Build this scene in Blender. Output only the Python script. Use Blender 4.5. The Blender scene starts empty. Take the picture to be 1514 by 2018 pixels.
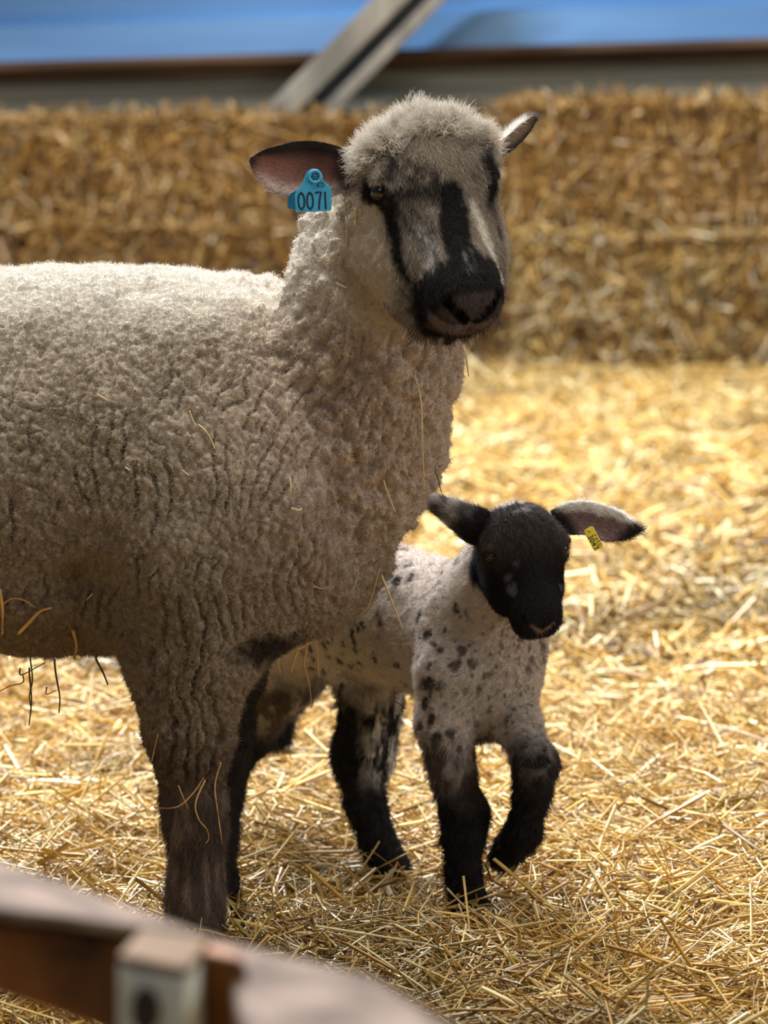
import bpy, math, random
import numpy as np
from mathutils import Vector
from mathutils.bvhtree import BVHTree

random.seed(7)
RNG = np.random.default_rng(11)
COL = bpy.context.scene.collection

# ------------------------------------------------------------------ camera
FPX = 7000.0                      # focal length in pixels of the 1514 x 2018 frame
CAM_Z = 0.98
PITCH = math.atan(879.0 / FPX)
cam_d = bpy.data.cameras.new('camera')
cam = bpy.data.objects.new('camera', cam_d)
COL.objects.link(cam)
cam.location = (0, 0, CAM_Z)
cam.rotation_euler = (math.pi / 2 - PITCH, 0, 0)
cam_d.sensor_fit = 'VERTICAL'
cam_d.sensor_height = 36.0
cam_d.sensor_width = 36.0 * 1514 / 2018
cam_d.lens = FPX * 36.0 / 2018
cam_d.clip_end = 100
cam_d.dof.use_dof = True
cam_d.dof.focus_distance = 3.94
cam_d.dof.aperture_fstop = 6.4
bpy.context.scene.camera = cam

# ------------------------------------------------------------------ light
sc = bpy.context.scene
sc.view_settings.view_transform = 'Standard'
sc.view_settings.look = 'None'
sc.view_settings.gamma = 1.0
sc.view_settings.exposure = 0.0
sc.view_settings.use_curve_mapping = False
world = bpy.data.worlds.new('world')
sc.world = world
world.use_nodes = True
bg = world.node_tree.nodes['Background']
bg.inputs['Color'].default_value = (0.72, 0.80, 1.0, 1)
bg.inputs['Strength'].default_value = 0.10

def area(name, loc, target, size, size_y, power, color):
    d = bpy.data.lights.new(name, 'AREA')
    d.shape = 'RECTANGLE'; d.size = size; d.size_y = size_y
    d.energy = power; d.color = color
    o = bpy.data.objects.new(name, d)
    COL.objects.link(o)
    o.location = loc
    o.rotation_euler = (Vector(target) - Vector(loc)).to_track_quat('-Z', 'Y').to_euler()
    return o

area('added_rim_backlight', (-1.8, 9.6, 4.7), (-0.1, 4.3, 0.4), 3.6, 1.0, 1750, (0.92, 0.95, 1.0))  # unseen lamp added behind the ewe to whiten the rim of her back
area('roof_light_panel', (-0.6, 3.9, 4.6), (-0.1, 4.1, 0.0), 3.4, 2.2, 255, (1.0, 0.93, 0.80))
area('roof_light_panel', (1.4, 8.4, 4.8), (0.6, 8.2, 0.0), 4.0, 2.5, 170, (1.0, 0.94, 0.82))
area('barn_door_daylight', (5.0, 1.6, 1.9), (0.1, 4.0, 0.6), 2.0, 1.8, 112, (1.0, 0.93, 0.84))
area('added_front_fill', (-2.5, -2.5, 3.4), (0.0, 7.5, 0.3), 3.0, 2.0, 26, (1.0, 0.94, 0.86))  # added fill from the camera side, no real source there

# ------------------------------------------------------------------ helpers
SP, CP = math.sin(PITCH), math.cos(PITCH)
def W(px, py, d):
    """world point seen at photo pixel (px, py), d metres ahead"""
    a = (px - 757.0) / FPX; b = -(py - 1009.0) / FPX
    v = np.array([a, CP + b * SP, -SP + b * CP])
    v = v * (d / v[1])
    return v + np.array([0, 0, CAM_Z])

def nrm(v):
    v = np.asarray(v, float)
    return v / (np.linalg.norm(v, axis=-1, keepdims=True) + 1e-12)

def hash3(ix, iy, iz, s=0):
    h = (ix.astype(np.uint32) * np.uint32(374761393) + iy.astype(np.uint32) * np.uint32(668265263)
         + iz.astype(np.uint32) * np.uint32(2246822519) + np.uint32((s * 3266489917 + 12345) & 0xffffffff))
    h = (h ^ (h >> np.uint32(13))) * np.uint32(1274126177)
    h = h ^ (h >> np.uint32(16))
    h = (h * np.uint32(2654435761)) ^ (h >> np.uint32(11))
    return (h & np.uint32(0xffffff)).astype(np.float32) / np.float32(0xffffff)

def vnoise(P, f=1.0, s=0):
    """value noise, -1..1"""
    P = np.asarray(P, np.float32) * np.float32(1) * np.asarray(f, np.float32) + 517.0
    I = np.floor(P).astype(np.int64); F = (P - I).astype(np.float32)
    F = F * F * F * (F * (F * 6 - 15) + 10)
    r = 0
    for dx in (0, 1):
        wx = F[:, 0] if dx else 1 - F[:, 0]
        for dy in (0, 1):
            wy = F[:, 1] if dy else 1 - F[:, 1]
            for dz in (0, 1):
                wz = F[:, 2] if dz else 1 - F[:, 2]
                r = r + wx * wy * wz * hash3(I[:, 0] + dx, I[:, 1] + dy, I[:, 2] + dz, s)
    return r * 2 - 1

def fbm(P, f, o=3, s=0):
    f = np.asarray(f, np.float32)
    r = 0; a = 1.0; t = 0
    for i in range(o):
        r = r + a * vnoise(P, f * 2 ** i, s + i); t += a; a *= 0.5
    return r / t

def worley(P, f, s=0):
    P = np.asarray(P, np.float32) * np.asarray(f, np.float32) + 517.0
    I = np.floor(P).astype(np.int64)
    f1 = np.full(len(P), 9.0, np.float32); f2 = f1.copy()
    for dx in (-1, 0, 1):
        for dy in (-1, 0, 1):
            for dz in (-1, 0, 1):
                a, b, c = I[:, 0] + dx, I[:, 1] + dy, I[:, 2] + dz
                d = np.sqrt((a + hash3(a, b, c, s) - P[:, 0]) ** 2 + (b + hash3(a, b, c, s + 1) - P[:, 1]) ** 2
                            + (c + hash3(a, b, c, s + 2) - P[:, 2]) ** 2)
                f2 = np.minimum(f2, np.maximum(f1, d)); f1 = np.minimum(f1, d)
    return f1, f2

def wcenter(P, f, s=0):
    fa = np.asarray(f, np.float64) * np.ones(3)
    Q = np.asarray(P) * fa + 517.0
    I = np.floor(Q).astype(np.int64); best = np.full(len(Q), 9.0); C = np.zeros((len(Q), 3))
    for dx in (-1, 0, 1):
        for dy in (-1, 0, 1):
            for dz in (-1, 0, 1):
                a, b, c = I[:, 0] + dx, I[:, 1] + dy, I[:, 2] + dz
                X = np.stack([a + hash3(a, b, c, s), b + hash3(a, b, c, s + 1), c + hash3(a, b, c, s + 2)], 1)
                d = ((X - Q) ** 2).sum(1); m = d < best
                best[m] = d[m]; C[m] = X[m]
    return (C - 517.0) / fa

def sstep(a, b, x):
    t = np.clip((x - a) / (b - a), 0, 1)
    return t * t * (3 - 2 * t)

def mix(a, b, t):
    t = np.asarray(t)[:, None]
    return a * (1 - t) + np.asarray(b) * t

# ---- distance-field sculpting
class Sculpt:
    def __init__(self):
        self.p = []
    def ell(self, c, r, ax=None, k=0.03, sub=False):
        c = np.asarray(c, float); r = np.asarray(r, float) * np.ones(3)
        ax = np.eye(3) if ax is None else np.asarray(ax, float)
        ext = np.sqrt(((ax * r[:, None]) ** 2).sum(0))
        def f(P):
            q = (P - c) @ ax.T
            k0 = np.sqrt(((q / r) ** 2).sum(1)); k1 = np.sqrt(((q / r ** 2) ** 2).sum(1)) + 1e-9
            return k0 * (k0 - 1) / k1
        self.p.append((f, c - ext, c + ext, k, sub)); return self
    def cap(self, a, b, ra, rb, k=0.03, sub=False, n=None, s=1.0):
        a = np.asarray(a, float); b = np.asarray(b, float)
        n = None if n is None else nrm(n)
        m = max(ra, rb) * max(1, s)
        ba = b - a; L2 = ba @ ba
        def f(P):
            q = P - a
            h = np.clip(q @ ba / L2, 0, 1)
            d = q - h[:, None] * ba
            rr = ra + (rb - ra) * h
            if n is not None:
                t = d @ n
                d = d + ((1 / s - 1) * t)[:, None] * n
            return np.sqrt((d ** 2).sum(1)) - rr
        self.p.append((f, np.minimum(a, b) - m, np.maximum(a, b) + m, k, sub)); return self
    def chain(self, pts, rad, k=0.03, **kw):
        for i in range(len(pts) - 1):
            self.cap(pts[i], pts[i + 1], rad[i], rad[i + 1], k=k, **kw)
        return self
    def torus(self, c, n, R, r, k=0.005):
        c = np.asarray(c, float); n = nrm(n)
        def f(P):
            q = P - c; h = q @ n
            rad = np.sqrt(np.maximum((q ** 2).sum(1) - h ** 2, 0))
            return np.sqrt((rad - R) ** 2 + h ** 2) - r
        self.p.append((f, c - R - r, c + R + r, k, False)); return self
    @staticmethod
    def comb(a, b, k, sub):
        if sub:
            h = np.maximum(k - np.abs(-a - b), 0) / k
            return -(np.minimum(-a, b) - h * h * k / 4)
        h = np.maximum(k - np.abs(a - b), 0) / k
        return np.minimum(a, b) - h * h * k / 4
    def ev(self, P):
        r = np.full(len(P), 0.06)
        for f, lo, hi, k, sub in self.p:
            m = k + 0.012
            ok = np.all((P > lo - m) & (P < hi + m), axis=1)
            if ok.any():
                r[ok] = self.comb(r[ok], f(P[ok]), k, sub)
        return r
    def grid(self, lo, hi, h):
        n = np.ceil((np.asarray(hi) - lo) / h).astype(int) + 1
        V = np.full(n, 0.06, np.float32)
        lo = np.asarray(lo, float)
        for f, a, b, k, sub in self.p:
            m = max(k, 0) + 0.012
            i0 = np.clip(np.floor((a - m - lo) / h).astype(int), 0, n)
            i1 = np.clip(np.ceil((b + m - lo) / h).astype(int) + 1, 0, n)
            if np.any(i1 <= i0): continue
            ax = [lo[j] + h * np.arange(i0[j], i1[j]) for j in range(3)]
            for xi in range(0, len(ax[0]), 40):
                X = np.stack(np.meshgrid(ax[0][xi:xi + 40], ax[1], ax[2], indexing='ij'), -1)
                sh = X.shape[:3]
                sl = (slice(i0[0] + xi, i0[0] + xi + sh[0]), slice(i0[1], i1[1]), slice(i0[2], i1[2]))
                d = f(X.reshape(-1, 3)).reshape(sh)
                V[sl] = self.comb(V[sl].astype(float), d, k, sub)
        return V, lo, h
    def mesh(self, h, pad=0.03, project=2):
        lo = np.min([p[1] for p in self.p if not p[4]], 0) - pad
        hi = np.max([p[2] for p in self.p if not p[4]], 0) + pad
        V, lo, h = self.grid(lo, hi, h)
        v, q = surface_nets(V, lo, h)
        v, q = subdivide(v, q)
        for _ in range(project):
            e = 0.0008
            s0 = self.ev(v)
            g = np.stack([self.ev(v + e * np.eye(3)[i]) - s0 for i in range(3)], 1) / e
            g2 = np.maximum((g ** 2).sum(1), 0.2)
            step = np.clip(s0 / g2, -h, h)
            v = v - step[:, None] * g
        return v, q

def surface_nets(V, lo, h):
    S = V < 0
    nx, ny, nz = V.shape
    cs = np.zeros((nx - 1, ny - 1, nz - 1), np.int8)
    for dx in (0, 1):
        for dy in (0, 1):
            for dz in (0, 1):
                cs += S[dx:nx - 1 + dx, dy:ny - 1 + dy, dz:nz - 1 + dz]
    act = (cs > 0) & (cs < 8)
    idx = np.full(act.shape, -1, np.int64)
    C = np.argwhere(act)
    idx[act] = np.arange(len(C))
    acc = np.zeros((len(C), 3)); cnt = np.zeros(len(C))
    corners = [(a, b, c) for a in (0, 1) for b in (0, 1) for c in (0, 1)]
    for a in corners:
        for ax in range(3):
            if a[ax] == 0:
                b = list(a); b[ax] = 1
                va = V[C[:, 0] + a[0], C[:, 1] + a[1], C[:, 2] + a[2]].astype(float)
                vb = V[C[:, 0] + b[0], C[:, 1] + b[1], C[:, 2] + b[2]].astype(float)
                m = (va < 0) != (vb < 0)
                t = np.where(m, va / np.where(m, va - vb, 1), 0)
                p = np.array(a, float)[None].repeat(len(C), 0); p[:, ax] += t
                acc += p * m[:, None]; cnt += m
    v = lo + h * (C + acc / cnt[:, None])
    quads = []
    for ax in range(3):
        o = [(1, 2), (2, 0), (0, 1)][ax]
        A = np.take(S, range(0, V.shape[ax] - 1), ax); B = np.take(S, range(1, V.shape[ax]), ax)
        E = np.argwhere(A != B)
        E = E[(E[:, o[0]] > 0) & (E[:, o[1]] > 0) & (E[:, o[0]] < V.shape[o[0]] - 1) & (E[:, o[1]] < V.shape[o[1]] - 1)]
        ins = A[E[:, 0], E[:, 1], E[:, 2]]
        def g(d0, d1):
            F = E.copy(); F[:, o[0]] -= d0; F[:, o[1]] -= d1
            return idx[F[:, 0], F[:, 1], F[:, 2]]
        q = np.stack([g(1, 1), g(0, 1), g(0, 0), g(1, 0)], 1)
        q[~ins] = q[~ins][:, ::-1]
        quads.append(q)
    q = np.concatenate(quads)
    return v, q[(q >= 0).all(1)]

def subdivide(v, q):
    n = len(v)
    e = np.stack([q, np.roll(q, -1, 1)], 2).reshape(-1, 2)
    e.sort(axis=1)
    key = e[:, 0] * n + e[:, 1]
    u, inv = np.unique(key, return_inverse=True)
    mid = (v[u // n] + v[u % n]) / 2
    cen = v[q].mean(1)
    em = inv.reshape(-1, 4) + n
    c = np.arange(len(q)) + n + len(u)
    out = np.stack([np.stack([q[:, i], em[:, i], c, em[:, i - 1]], 1) for i in range(4)], 1).reshape(-1, 4)
    return np.concatenate([v, mid, cen]), out

def link(name, data, parent=None):
    o = bpy.data.objects.new(name, data)
    COL.objects.link(o)
    if parent: o.parent = parent
    return o

def tag(o, label=None, cat=None, group=None, kind=None):
    if label: o['label'] = label
    if cat: o['category'] = cat
    if group: o['group'] = group
    if kind: o['kind'] = kind
    return o

def mesh_np(name, v, f, mat, parent=None, col=None, smooth=True, link_it=True):
    me = bpy.data.meshes.new(name)
    v = np.asarray(v, np.float32); f = np.asarray(f, np.int32)
    k = f.shape[1]
    me.vertices.add(len(v)); me.vertices.foreach_set('co', v.ravel())
    me.loops.add(f.size); me.loops.foreach_set('vertex_index', f.ravel())
    me.polygons.add(len(f)); me.polygons.foreach_set('loop_start', np.arange(0, f.size, k, dtype=np.int32))
    me.polygons.foreach_set('loop_total', np.full(len(f), k, np.int32))
    me.update(calc_edges=True)
    if smooth: me.polygons.foreach_set('use_smooth', np.ones(len(f), bool))
    if col is not None:
        a = me.attributes.new('col', 'FLOAT_COLOR', 'POINT')
        c = np.ones((len(v), 4), np.float32); c[:, :3] = col
        a.data.foreach_set('color', c.ravel())
    me.materials.append(mat)
    if not link_it: return me
    return link(name, me, parent)

def mesh_py(name, v, f, mat, parent=None, smooth=False):
    me = bpy.data.meshes.new(name)
    me.from_pydata([tuple(map(float, p)) for p in v], [], [tuple(x) for x in f])
    me.update()
    if smooth: me.polygons.foreach_set('use_smooth', [True] * len(me.polygons))
    me.materials.append(mat)
    return link(name, me, parent)

def vnormals(v, q):
    a, b, c, d = (v[q[:, i]] for i in range(4))
    fn = np.cross(c - a, d - b)
    n = np.zeros_like(v)
    for i in range(4):
        for j in range(3):
            n[:, j] += np.bincount(q[:, i], fn[:, j], len(v))
    return nrm(n)

# ------------------------------------------------------------------ materials
def mat_attr(name, rough=0.8, spec=0.3, bump=None, sheen=0.0, sss=0.0):
    m = bpy.data.materials.new(name); m.use_nodes = True
    nt = m.node_tree; b = nt.nodes['Principled BSDF']
    a = nt.nodes.new('ShaderNodeAttribute'); a.attribute_name = 'col'
    nt.links.new(a.outputs['Color'], b.inputs['Base Color'])
    b.inputs['Roughness'].default_value = rough
    b.inputs['Specular IOR Level'].default_value = spec
    if sheen:
        b.inputs['Sheen Weight'].default_value = sheen
        b.inputs['Sheen Roughness'].default_value = 0.5
    if bump:
        sca, stren, dist = bump
        t = nt.nodes.new('ShaderNodeTexCoord'); n = nt.nodes.new('ShaderNodeTexNoise')
        n.inputs['Scale'].default_value = sca; n.inputs['Detail'].default_value = 4
        bp = nt.nodes.new('ShaderNodeBump'); bp.inputs['Strength'].default_value = stren
        bp.inputs['Distance'].default_value = dist
        nt.links.new(t.outputs['Object'], n.inputs['Vector'])
        nt.links.new(n.outputs['Fac'], bp.inputs['Height'])
        nt.links.new(bp.outputs['Normal'], b.inputs['Normal'])
    return m

def mat_noise(name, c1, c2, scale=(10, 10, 10), rough=0.7, spec=0.3, detail=6, bump=0.3, c3=None, metallic=0.0, dist=0.002):
    m = bpy.data.materials.new(name); m.use_nodes = True
    nt = m.node_tree; b = nt.nodes['Principled BSDF']
    t = nt.nodes.new('ShaderNodeTexCoord'); mp = nt.nodes.new('ShaderNodeMapping')
    mp.inputs['Scale'].default_value = scale
    n = nt.nodes.new('ShaderNodeTexNoise'); n.inputs['Scale'].default_value = 1; n.inputs['Detail'].default_value = detail
    r = nt.nodes.new('ShaderNodeValToRGB')
    r.color_ramp.elements[0].color = (*c1, 1); r.color_ramp.elements[1].color = (*c2, 1)
    r.color_ramp.elements[0].position = 0.35; r.color_ramp.elements[1].position = 0.65
    if c3:
        e = r.color_ramp.elements.new(0.8); e.color = (*c3, 1)
    bp = nt.nodes.new('ShaderNodeBump'); bp.inputs['Strength'].default_value = bump; bp.inputs['Distance'].default_value = dist
    L = nt.links.new
    L(t.outputs['Object'], mp.inputs['Vector']); L(mp.outputs['Vector'], n.inputs['Vector'])
    L(n.outputs['Fac'], r.inputs['Fac']); L(r.outputs['Color'], b.inputs['Base Color'])
    L(n.outputs['Fac'], bp.inputs['Height']); L(bp.outputs['Normal'], b.inputs['Normal'])
    b.inputs['Roughness'].default_value = rough; b.inputs['Specular IOR Level'].default_value = spec
    b.inputs['Metallic'].default_value = metallic
    return m

def mat_flat(name, c, rough=0.5, spec=0.5):
    return mat_noise(name, tuple(x * 0.9 for x in c), c, (60, 60, 60), rough, spec, bump=0.05)

M_fleece = mat_attr('fleece_skin', 0.95, 0.1, (520, 0.9, 0.0025))
M_fur = mat_attr('fur_fibres', 0.75, 0.25)
M_wool = mat_attr('wool_fibres', 0.9, 0.1)
M_straw = mat_attr('straw', 0.45, 0.35)
M_bale = mat_attr('bale_straw', 0.6, 0.3)
M_eye = mat_flat('eye_black', (0.008, 0.006, 0.005), 0.06, 0.8)
M_iris = mat_flat('eye_iris', (0.016, 0.010, 0.007), 0.14, 0.35)
M_tagblue = mat_flat('tag_blue_plastic', (0.055, 0.42, 0.74), 0.4)
M_tagblue2 = mat_flat('tag_blue_rim', (0.02, 0.20, 0.42), 0.4)
M_ink = mat_flat('ink_navy', (0.006, 0.008, 0.02), 0.6)
M_tagyellow = mat_flat('tag_yellow_plastic', (0.72, 0.60, 0.05), 0.4)

# ------------------------------------------------------------------ fur
def fur(name, v, q, count, dens, length, direction, col, mat, parent, npts=4, radius=0.00018, curl=0.0, spread=0.3, seed=1, clump=None, jit=(0.8, 1.2)):
    """hair curves rooted on a quad mesh. dens/length: per-vertex arrays; direction: per-vertex vectors; col per-vertex"""
    rng = np.random.default_rng(seed)
    a, b, c, d = (v[q[:, i]] for i in range(4))
    ar = 0.5 * np.linalg.norm(np.cross(c - a, d - b), axis=1) * dens[q].mean(1)
    cs = np.cumsum(ar); cs /= cs[-1]
    fi = np.searchsorted(cs, rng.random(count)); fi = np.minimum(fi, len(q) - 1)
    s, t = rng.random((2, count))
    wts = np.stack([(1 - s) * (1 - t), s * (1 - t), s * t, (1 - s) * t], 1)
    def lerp(x):
        x = x[q[fi]]
        return (x * (wts[..., None] if x.ndim == 3 else wts)).sum(1)
    P = lerp(v); D = nrm(lerp(direction)); Ln = lerp(length) * rng.uniform(0.6, 1.25, count); Cc = lerp(col)
    D = nrm(D + rng.normal(0, spread, (count, 3)))
    side = nrm(np.cross(D, rng.normal(size=(count, 3)))); side2 = np.cross(D, side)
    ts = np.linspace(0, 1, npts)
    pts = np.zeros((count, npts, 3))
    bend = rng.uniform(-0.3, 0.3, (count, 1)) + curl * 0.2
    for i, tt in enumerate(ts):
        ph = tt * math.pi * 2 * 0.9
        off = side * (bend * tt * tt) + (side * math.sin(ph) + side2 * (1 - math.cos(ph))) * curl
        pts[:, i] = P + (D * tt + off) * Ln[:, None]
    if clump:
        cf_, amt_ = clump
        pull = wcenter(P, cf_, seed) - P
        pull = pull * np.minimum(1, 0.012 / (np.linalg.norm(pull, axis=1, keepdims=True) + 1e-9))
        pts += pull[:, None, :] * (amt_ * ts ** 1.3)[None, :, None]
    pts[:, 0] -= D * 0.001
    hc = bpy.data.hair_curves.new(name)
    hc.add_curves([npts] * count)
    hc.points.foreach_set('position', pts.astype(np.float32).ravel())
    rad = hc.attributes.get('radius') or hc.attributes.new('radius', 'FLOAT', 'POINT')
    R = np.repeat((radius * rng.uniform(0.7, 1.3, count))[:, None], npts, 1) * np.linspace(1, 0.25, npts)[None]
    rad.data.foreach_set('value', R.astype(np.float32).ravel())
    ca = hc.attributes.new('col', 'FLOAT_COLOR', 'CURVE')
    cc = np.ones((count, 4), np.float32); cc[:, :3] = np.clip(Cc * rng.uniform(*jit, (count, 1)), 0, 1)
    ca.data.foreach_set('color', cc.ravel())
    hc.materials.append(mat)
    return link(name, hc, parent)

# ------------------------------------------------------------------ straw stalks (prisms)
def stalk_arrays(P, D, L, R, C, bend, seed=1, flat=0.55):
    rng = np.random.default_rng(seed)
    n = len(P)
    D = nrm(D)
    s = nrm(np.cross(D, rng.normal(size=(n, 3)))); t = np.cross(D, s)
    bd = s * (bend * L)[:, None]
    rings = []
    for u, o in ((-0.5, 0.0), (0.0, 1.0), (0.5, 0.0)):
        c = P + D * (L * u)[:, None] + bd * o
        for k in range(3):
            an = k * 2 * math.pi / 3 + 0.5
            rings.append(c + s * (math.cos(an) * R)[:, None] * flat + t * (math.sin(an) * R)[:, None])
    V = np.stack(rings, 1)                       # n,9,3
    base = (np.arange(n) * 9)[:, None, None]
    F = []
    for r in (0, 1):
        for k in range(3):
            k2 = (k + 1) % 3
            F.append([r * 3 + k, r * 3 + k2, r * 3 + 3 + k2, r * 3 + 3 + k])
    F = (np.array(F)[None] + base).reshape(-1, 4)
    return V.reshape(-1, 3), F, np.repeat(C, 9, 0)

PAL = np.array([(0.53, 0.305, 0.065), (0.67, 0.425, 0.115), (0.80, 0.58, 0.22), (0.92, 0.79, 0.46), (0.36, 0.20, 0.05), (0.17, 0.095, 0.03), (0.40, 0.31, 0.10)])
def straw_cols(n, rng, pw):
    c = PAL[rng.choice(len(PAL), n, p=np.array(pw) / sum(pw))]
    return c * rng.uniform(0.8, 1.15, (n, 1))

# ================================================================== SETTING
M_floor = mat_noise('straw_litter', (0.10, 0.06, 0.02), (0.40, 0.26, 0.09), (60, 60, 60), 0.9, 0.1)
M_bluesheet = mat_noise('blue_sheet_metal', (0.07, 0.19, 0.42), (0.11, 0.27, 0.55), (0.6, 2, 6), 0.45, 0.5)
M_girt = mat_noise('dark_brown_timber', (0.05, 0.03, 0.02), (0.15, 0.09, 0.05), (1.5, 8, 30), 0.8, 0.2)
M_greyboard = mat_noise('grey_green_board', (0.20, 0.20, 0.165), (0.32, 0.32, 0.27), (1, 6, 20), 0.8, 0.2)
M_bracew = mat_noise('weathered_brace_wood', (0.15, 0.14, 0.12), (0.30, 0.28, 0.24), (8, 8, 2), 0.8, 0.2)
M_slate = mat_noise('dark_blue_grey', (0.03, 0.04, 0.06), (0.07, 0.08, 0.10), (6, 6, 6), 0.7, 0.3)

def hexa(name, top, bottom, mat, parent=None, bev=0.0):
    """closed block from four top corners and four bottom corners"""
    v = list(top) + list(bottom)
    f = [(0, 1, 2, 3), (7, 6, 5, 4), (0, 4, 5, 1), (1, 5, 6, 2), (2, 6, 7, 3), (3, 7, 4, 0)]
    o = mesh_py(name, v, f, mat, parent)
    if bev:
        md = o.modifiers.new('bevel', 'BEVEL'); md.width = bev; md.segments = 3
    return o

# floor
gx = np.linspace(-5, 5, 120); gy = np.linspace(1.0, 13.2, 140)
X, Y = np.meshgrid(gx, gy, indexing='ij')
def ground_z(x, y):
    p = np.stack([np.ravel(x), np.ravel(y), np.zeros(np.size(x))], 1)
    return (fbm(p, 1.6, 2, 3) * 0.018 + fbm(p, 6, 2, 9) * 0.015) - 0.022
Z = ground_z(X, Y) - 0.025
v = np.stack([X.ravel(), Y.ravel(), Z], 1)
i = np.arange(119)[:, None] * 140 + np.arange(139)[None]
f = np.stack([i, i + 140, i + 141, i + 1], -1).reshape(-1, 4)
fl = mesh_np('floor', v, f, M_floor); tag(fl, kind='structure', label='barn floor under deep straw bedding')

# back wall: blue profiled metal sheet, brown girt, grey boards, diagonal brace
WD = 12.35
def wallpt(px, py, d=WD): return W(px, py, d)
def slope(px): return -0.0313 * (px - 757)      # everything on that wall climbs gently to the right
prof = [(-900, 0.0), (-420, 0.0), (-400, 0.05), (-330, 0.05), (-310, 0.0), (-140, 0.0), (-125, 0.05), (-70, 0.05), (-55, 0.0), (14, 0.0), (30, 0.10), (100, 0.12)]
xs = np.linspace(-2400, 3900, 30)
vv = []; ff = []
for x in xs:
    for (py, o) in prof:
        vv.append(wallpt(x, py + slope(x), WD - o))
    for (py, o) in prof[::-1]:
        vv.append(wallpt(x, py + slope(x), WD + 0.03 - o))
n = len(prof) * 2
for a in range(len(xs) - 1):
    for b in range(n):
        ff.append((a * n + b, (a + 1) * n + b, (a + 1) * n + (b + 1) % n, a * n + (b + 1) % n))
wl = mesh_py('wall_back', vv, ff, M_bluesheet); tag(wl, kind='structure', label='blue profiled metal sheeting of the barn wall')

def wallbar(name, py0, py1, d, th, mat, x0=-2400, x1=3900):
    t = [wallpt(x0, py0 + slope(x0), d), wallpt(x1, py0 + slope(x1), d), wallpt(x1, py0 + slope(x1), d + th), wallpt(x0, py0 + slope(x0), d + th)]
    b = [wallpt(x0, py1 + slope(x0), d), wallpt(x1, py1 + slope(x1), d), wallpt(x1, py1 + slope(x1), d + th), wallpt(x0, py1 + slope(x0), d + th)]
    return tag(hexa(name, t, b, mat, bev=0.004), kind='structure')
wallbar('trim_1', 98, 116, WD - 0.20, 0.2, M_girt)
wallbar('trim_2', 116, 138, WD - 0.14, 0.12, M_girt)
wallbar('trim_3', 138, 180, WD - 0.08, 0.06, M_greyboard)
wallbar('trim_4', 182, 222, WD - 0.10, 0.06, M_greyboard)
wallbar('trim_5', 224, 272, WD - 0.06, 0.06, M_slate)
wallbar('wall_base', 270, 720, WD - 0.02, 0.1, M_greyboard)

def brace(name, a, b, w, d, th, mat):
    """slanting timber: a, b pixel centres, w width in px"""
    dx, dy = b[0] - a[0], b[1] - a[1]; l = math.hypot(dx, dy)
    nx, ny = -dy / l * w / 2, dx / l * w / 2
    c = [(a[0] + nx, a[1] + ny), (b[0] + nx, b[1] + ny), (b[0] - nx, b[1] - ny), (a[0] - nx, a[1] - ny)]
    return tag(hexa(name, [wallpt(*p, d) for p in c], [wallpt(*p, d + th) for p in c], mat, bev=0.006), kind='structure')
brace('trim_6', (427, 347), (908, -142), 52, WD - 0.42, 0.06, M_bracew)
brace('trim_7', (480, 347), (960, -142), 50, WD - 0.34, 0.10, M_slate)  # dark strip standing in for the shaded gap between the two brace members
brace('trim_8', (520, 347), (1002, -142), 26, WD - 0.44, 0.05, M_bracew)

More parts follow.
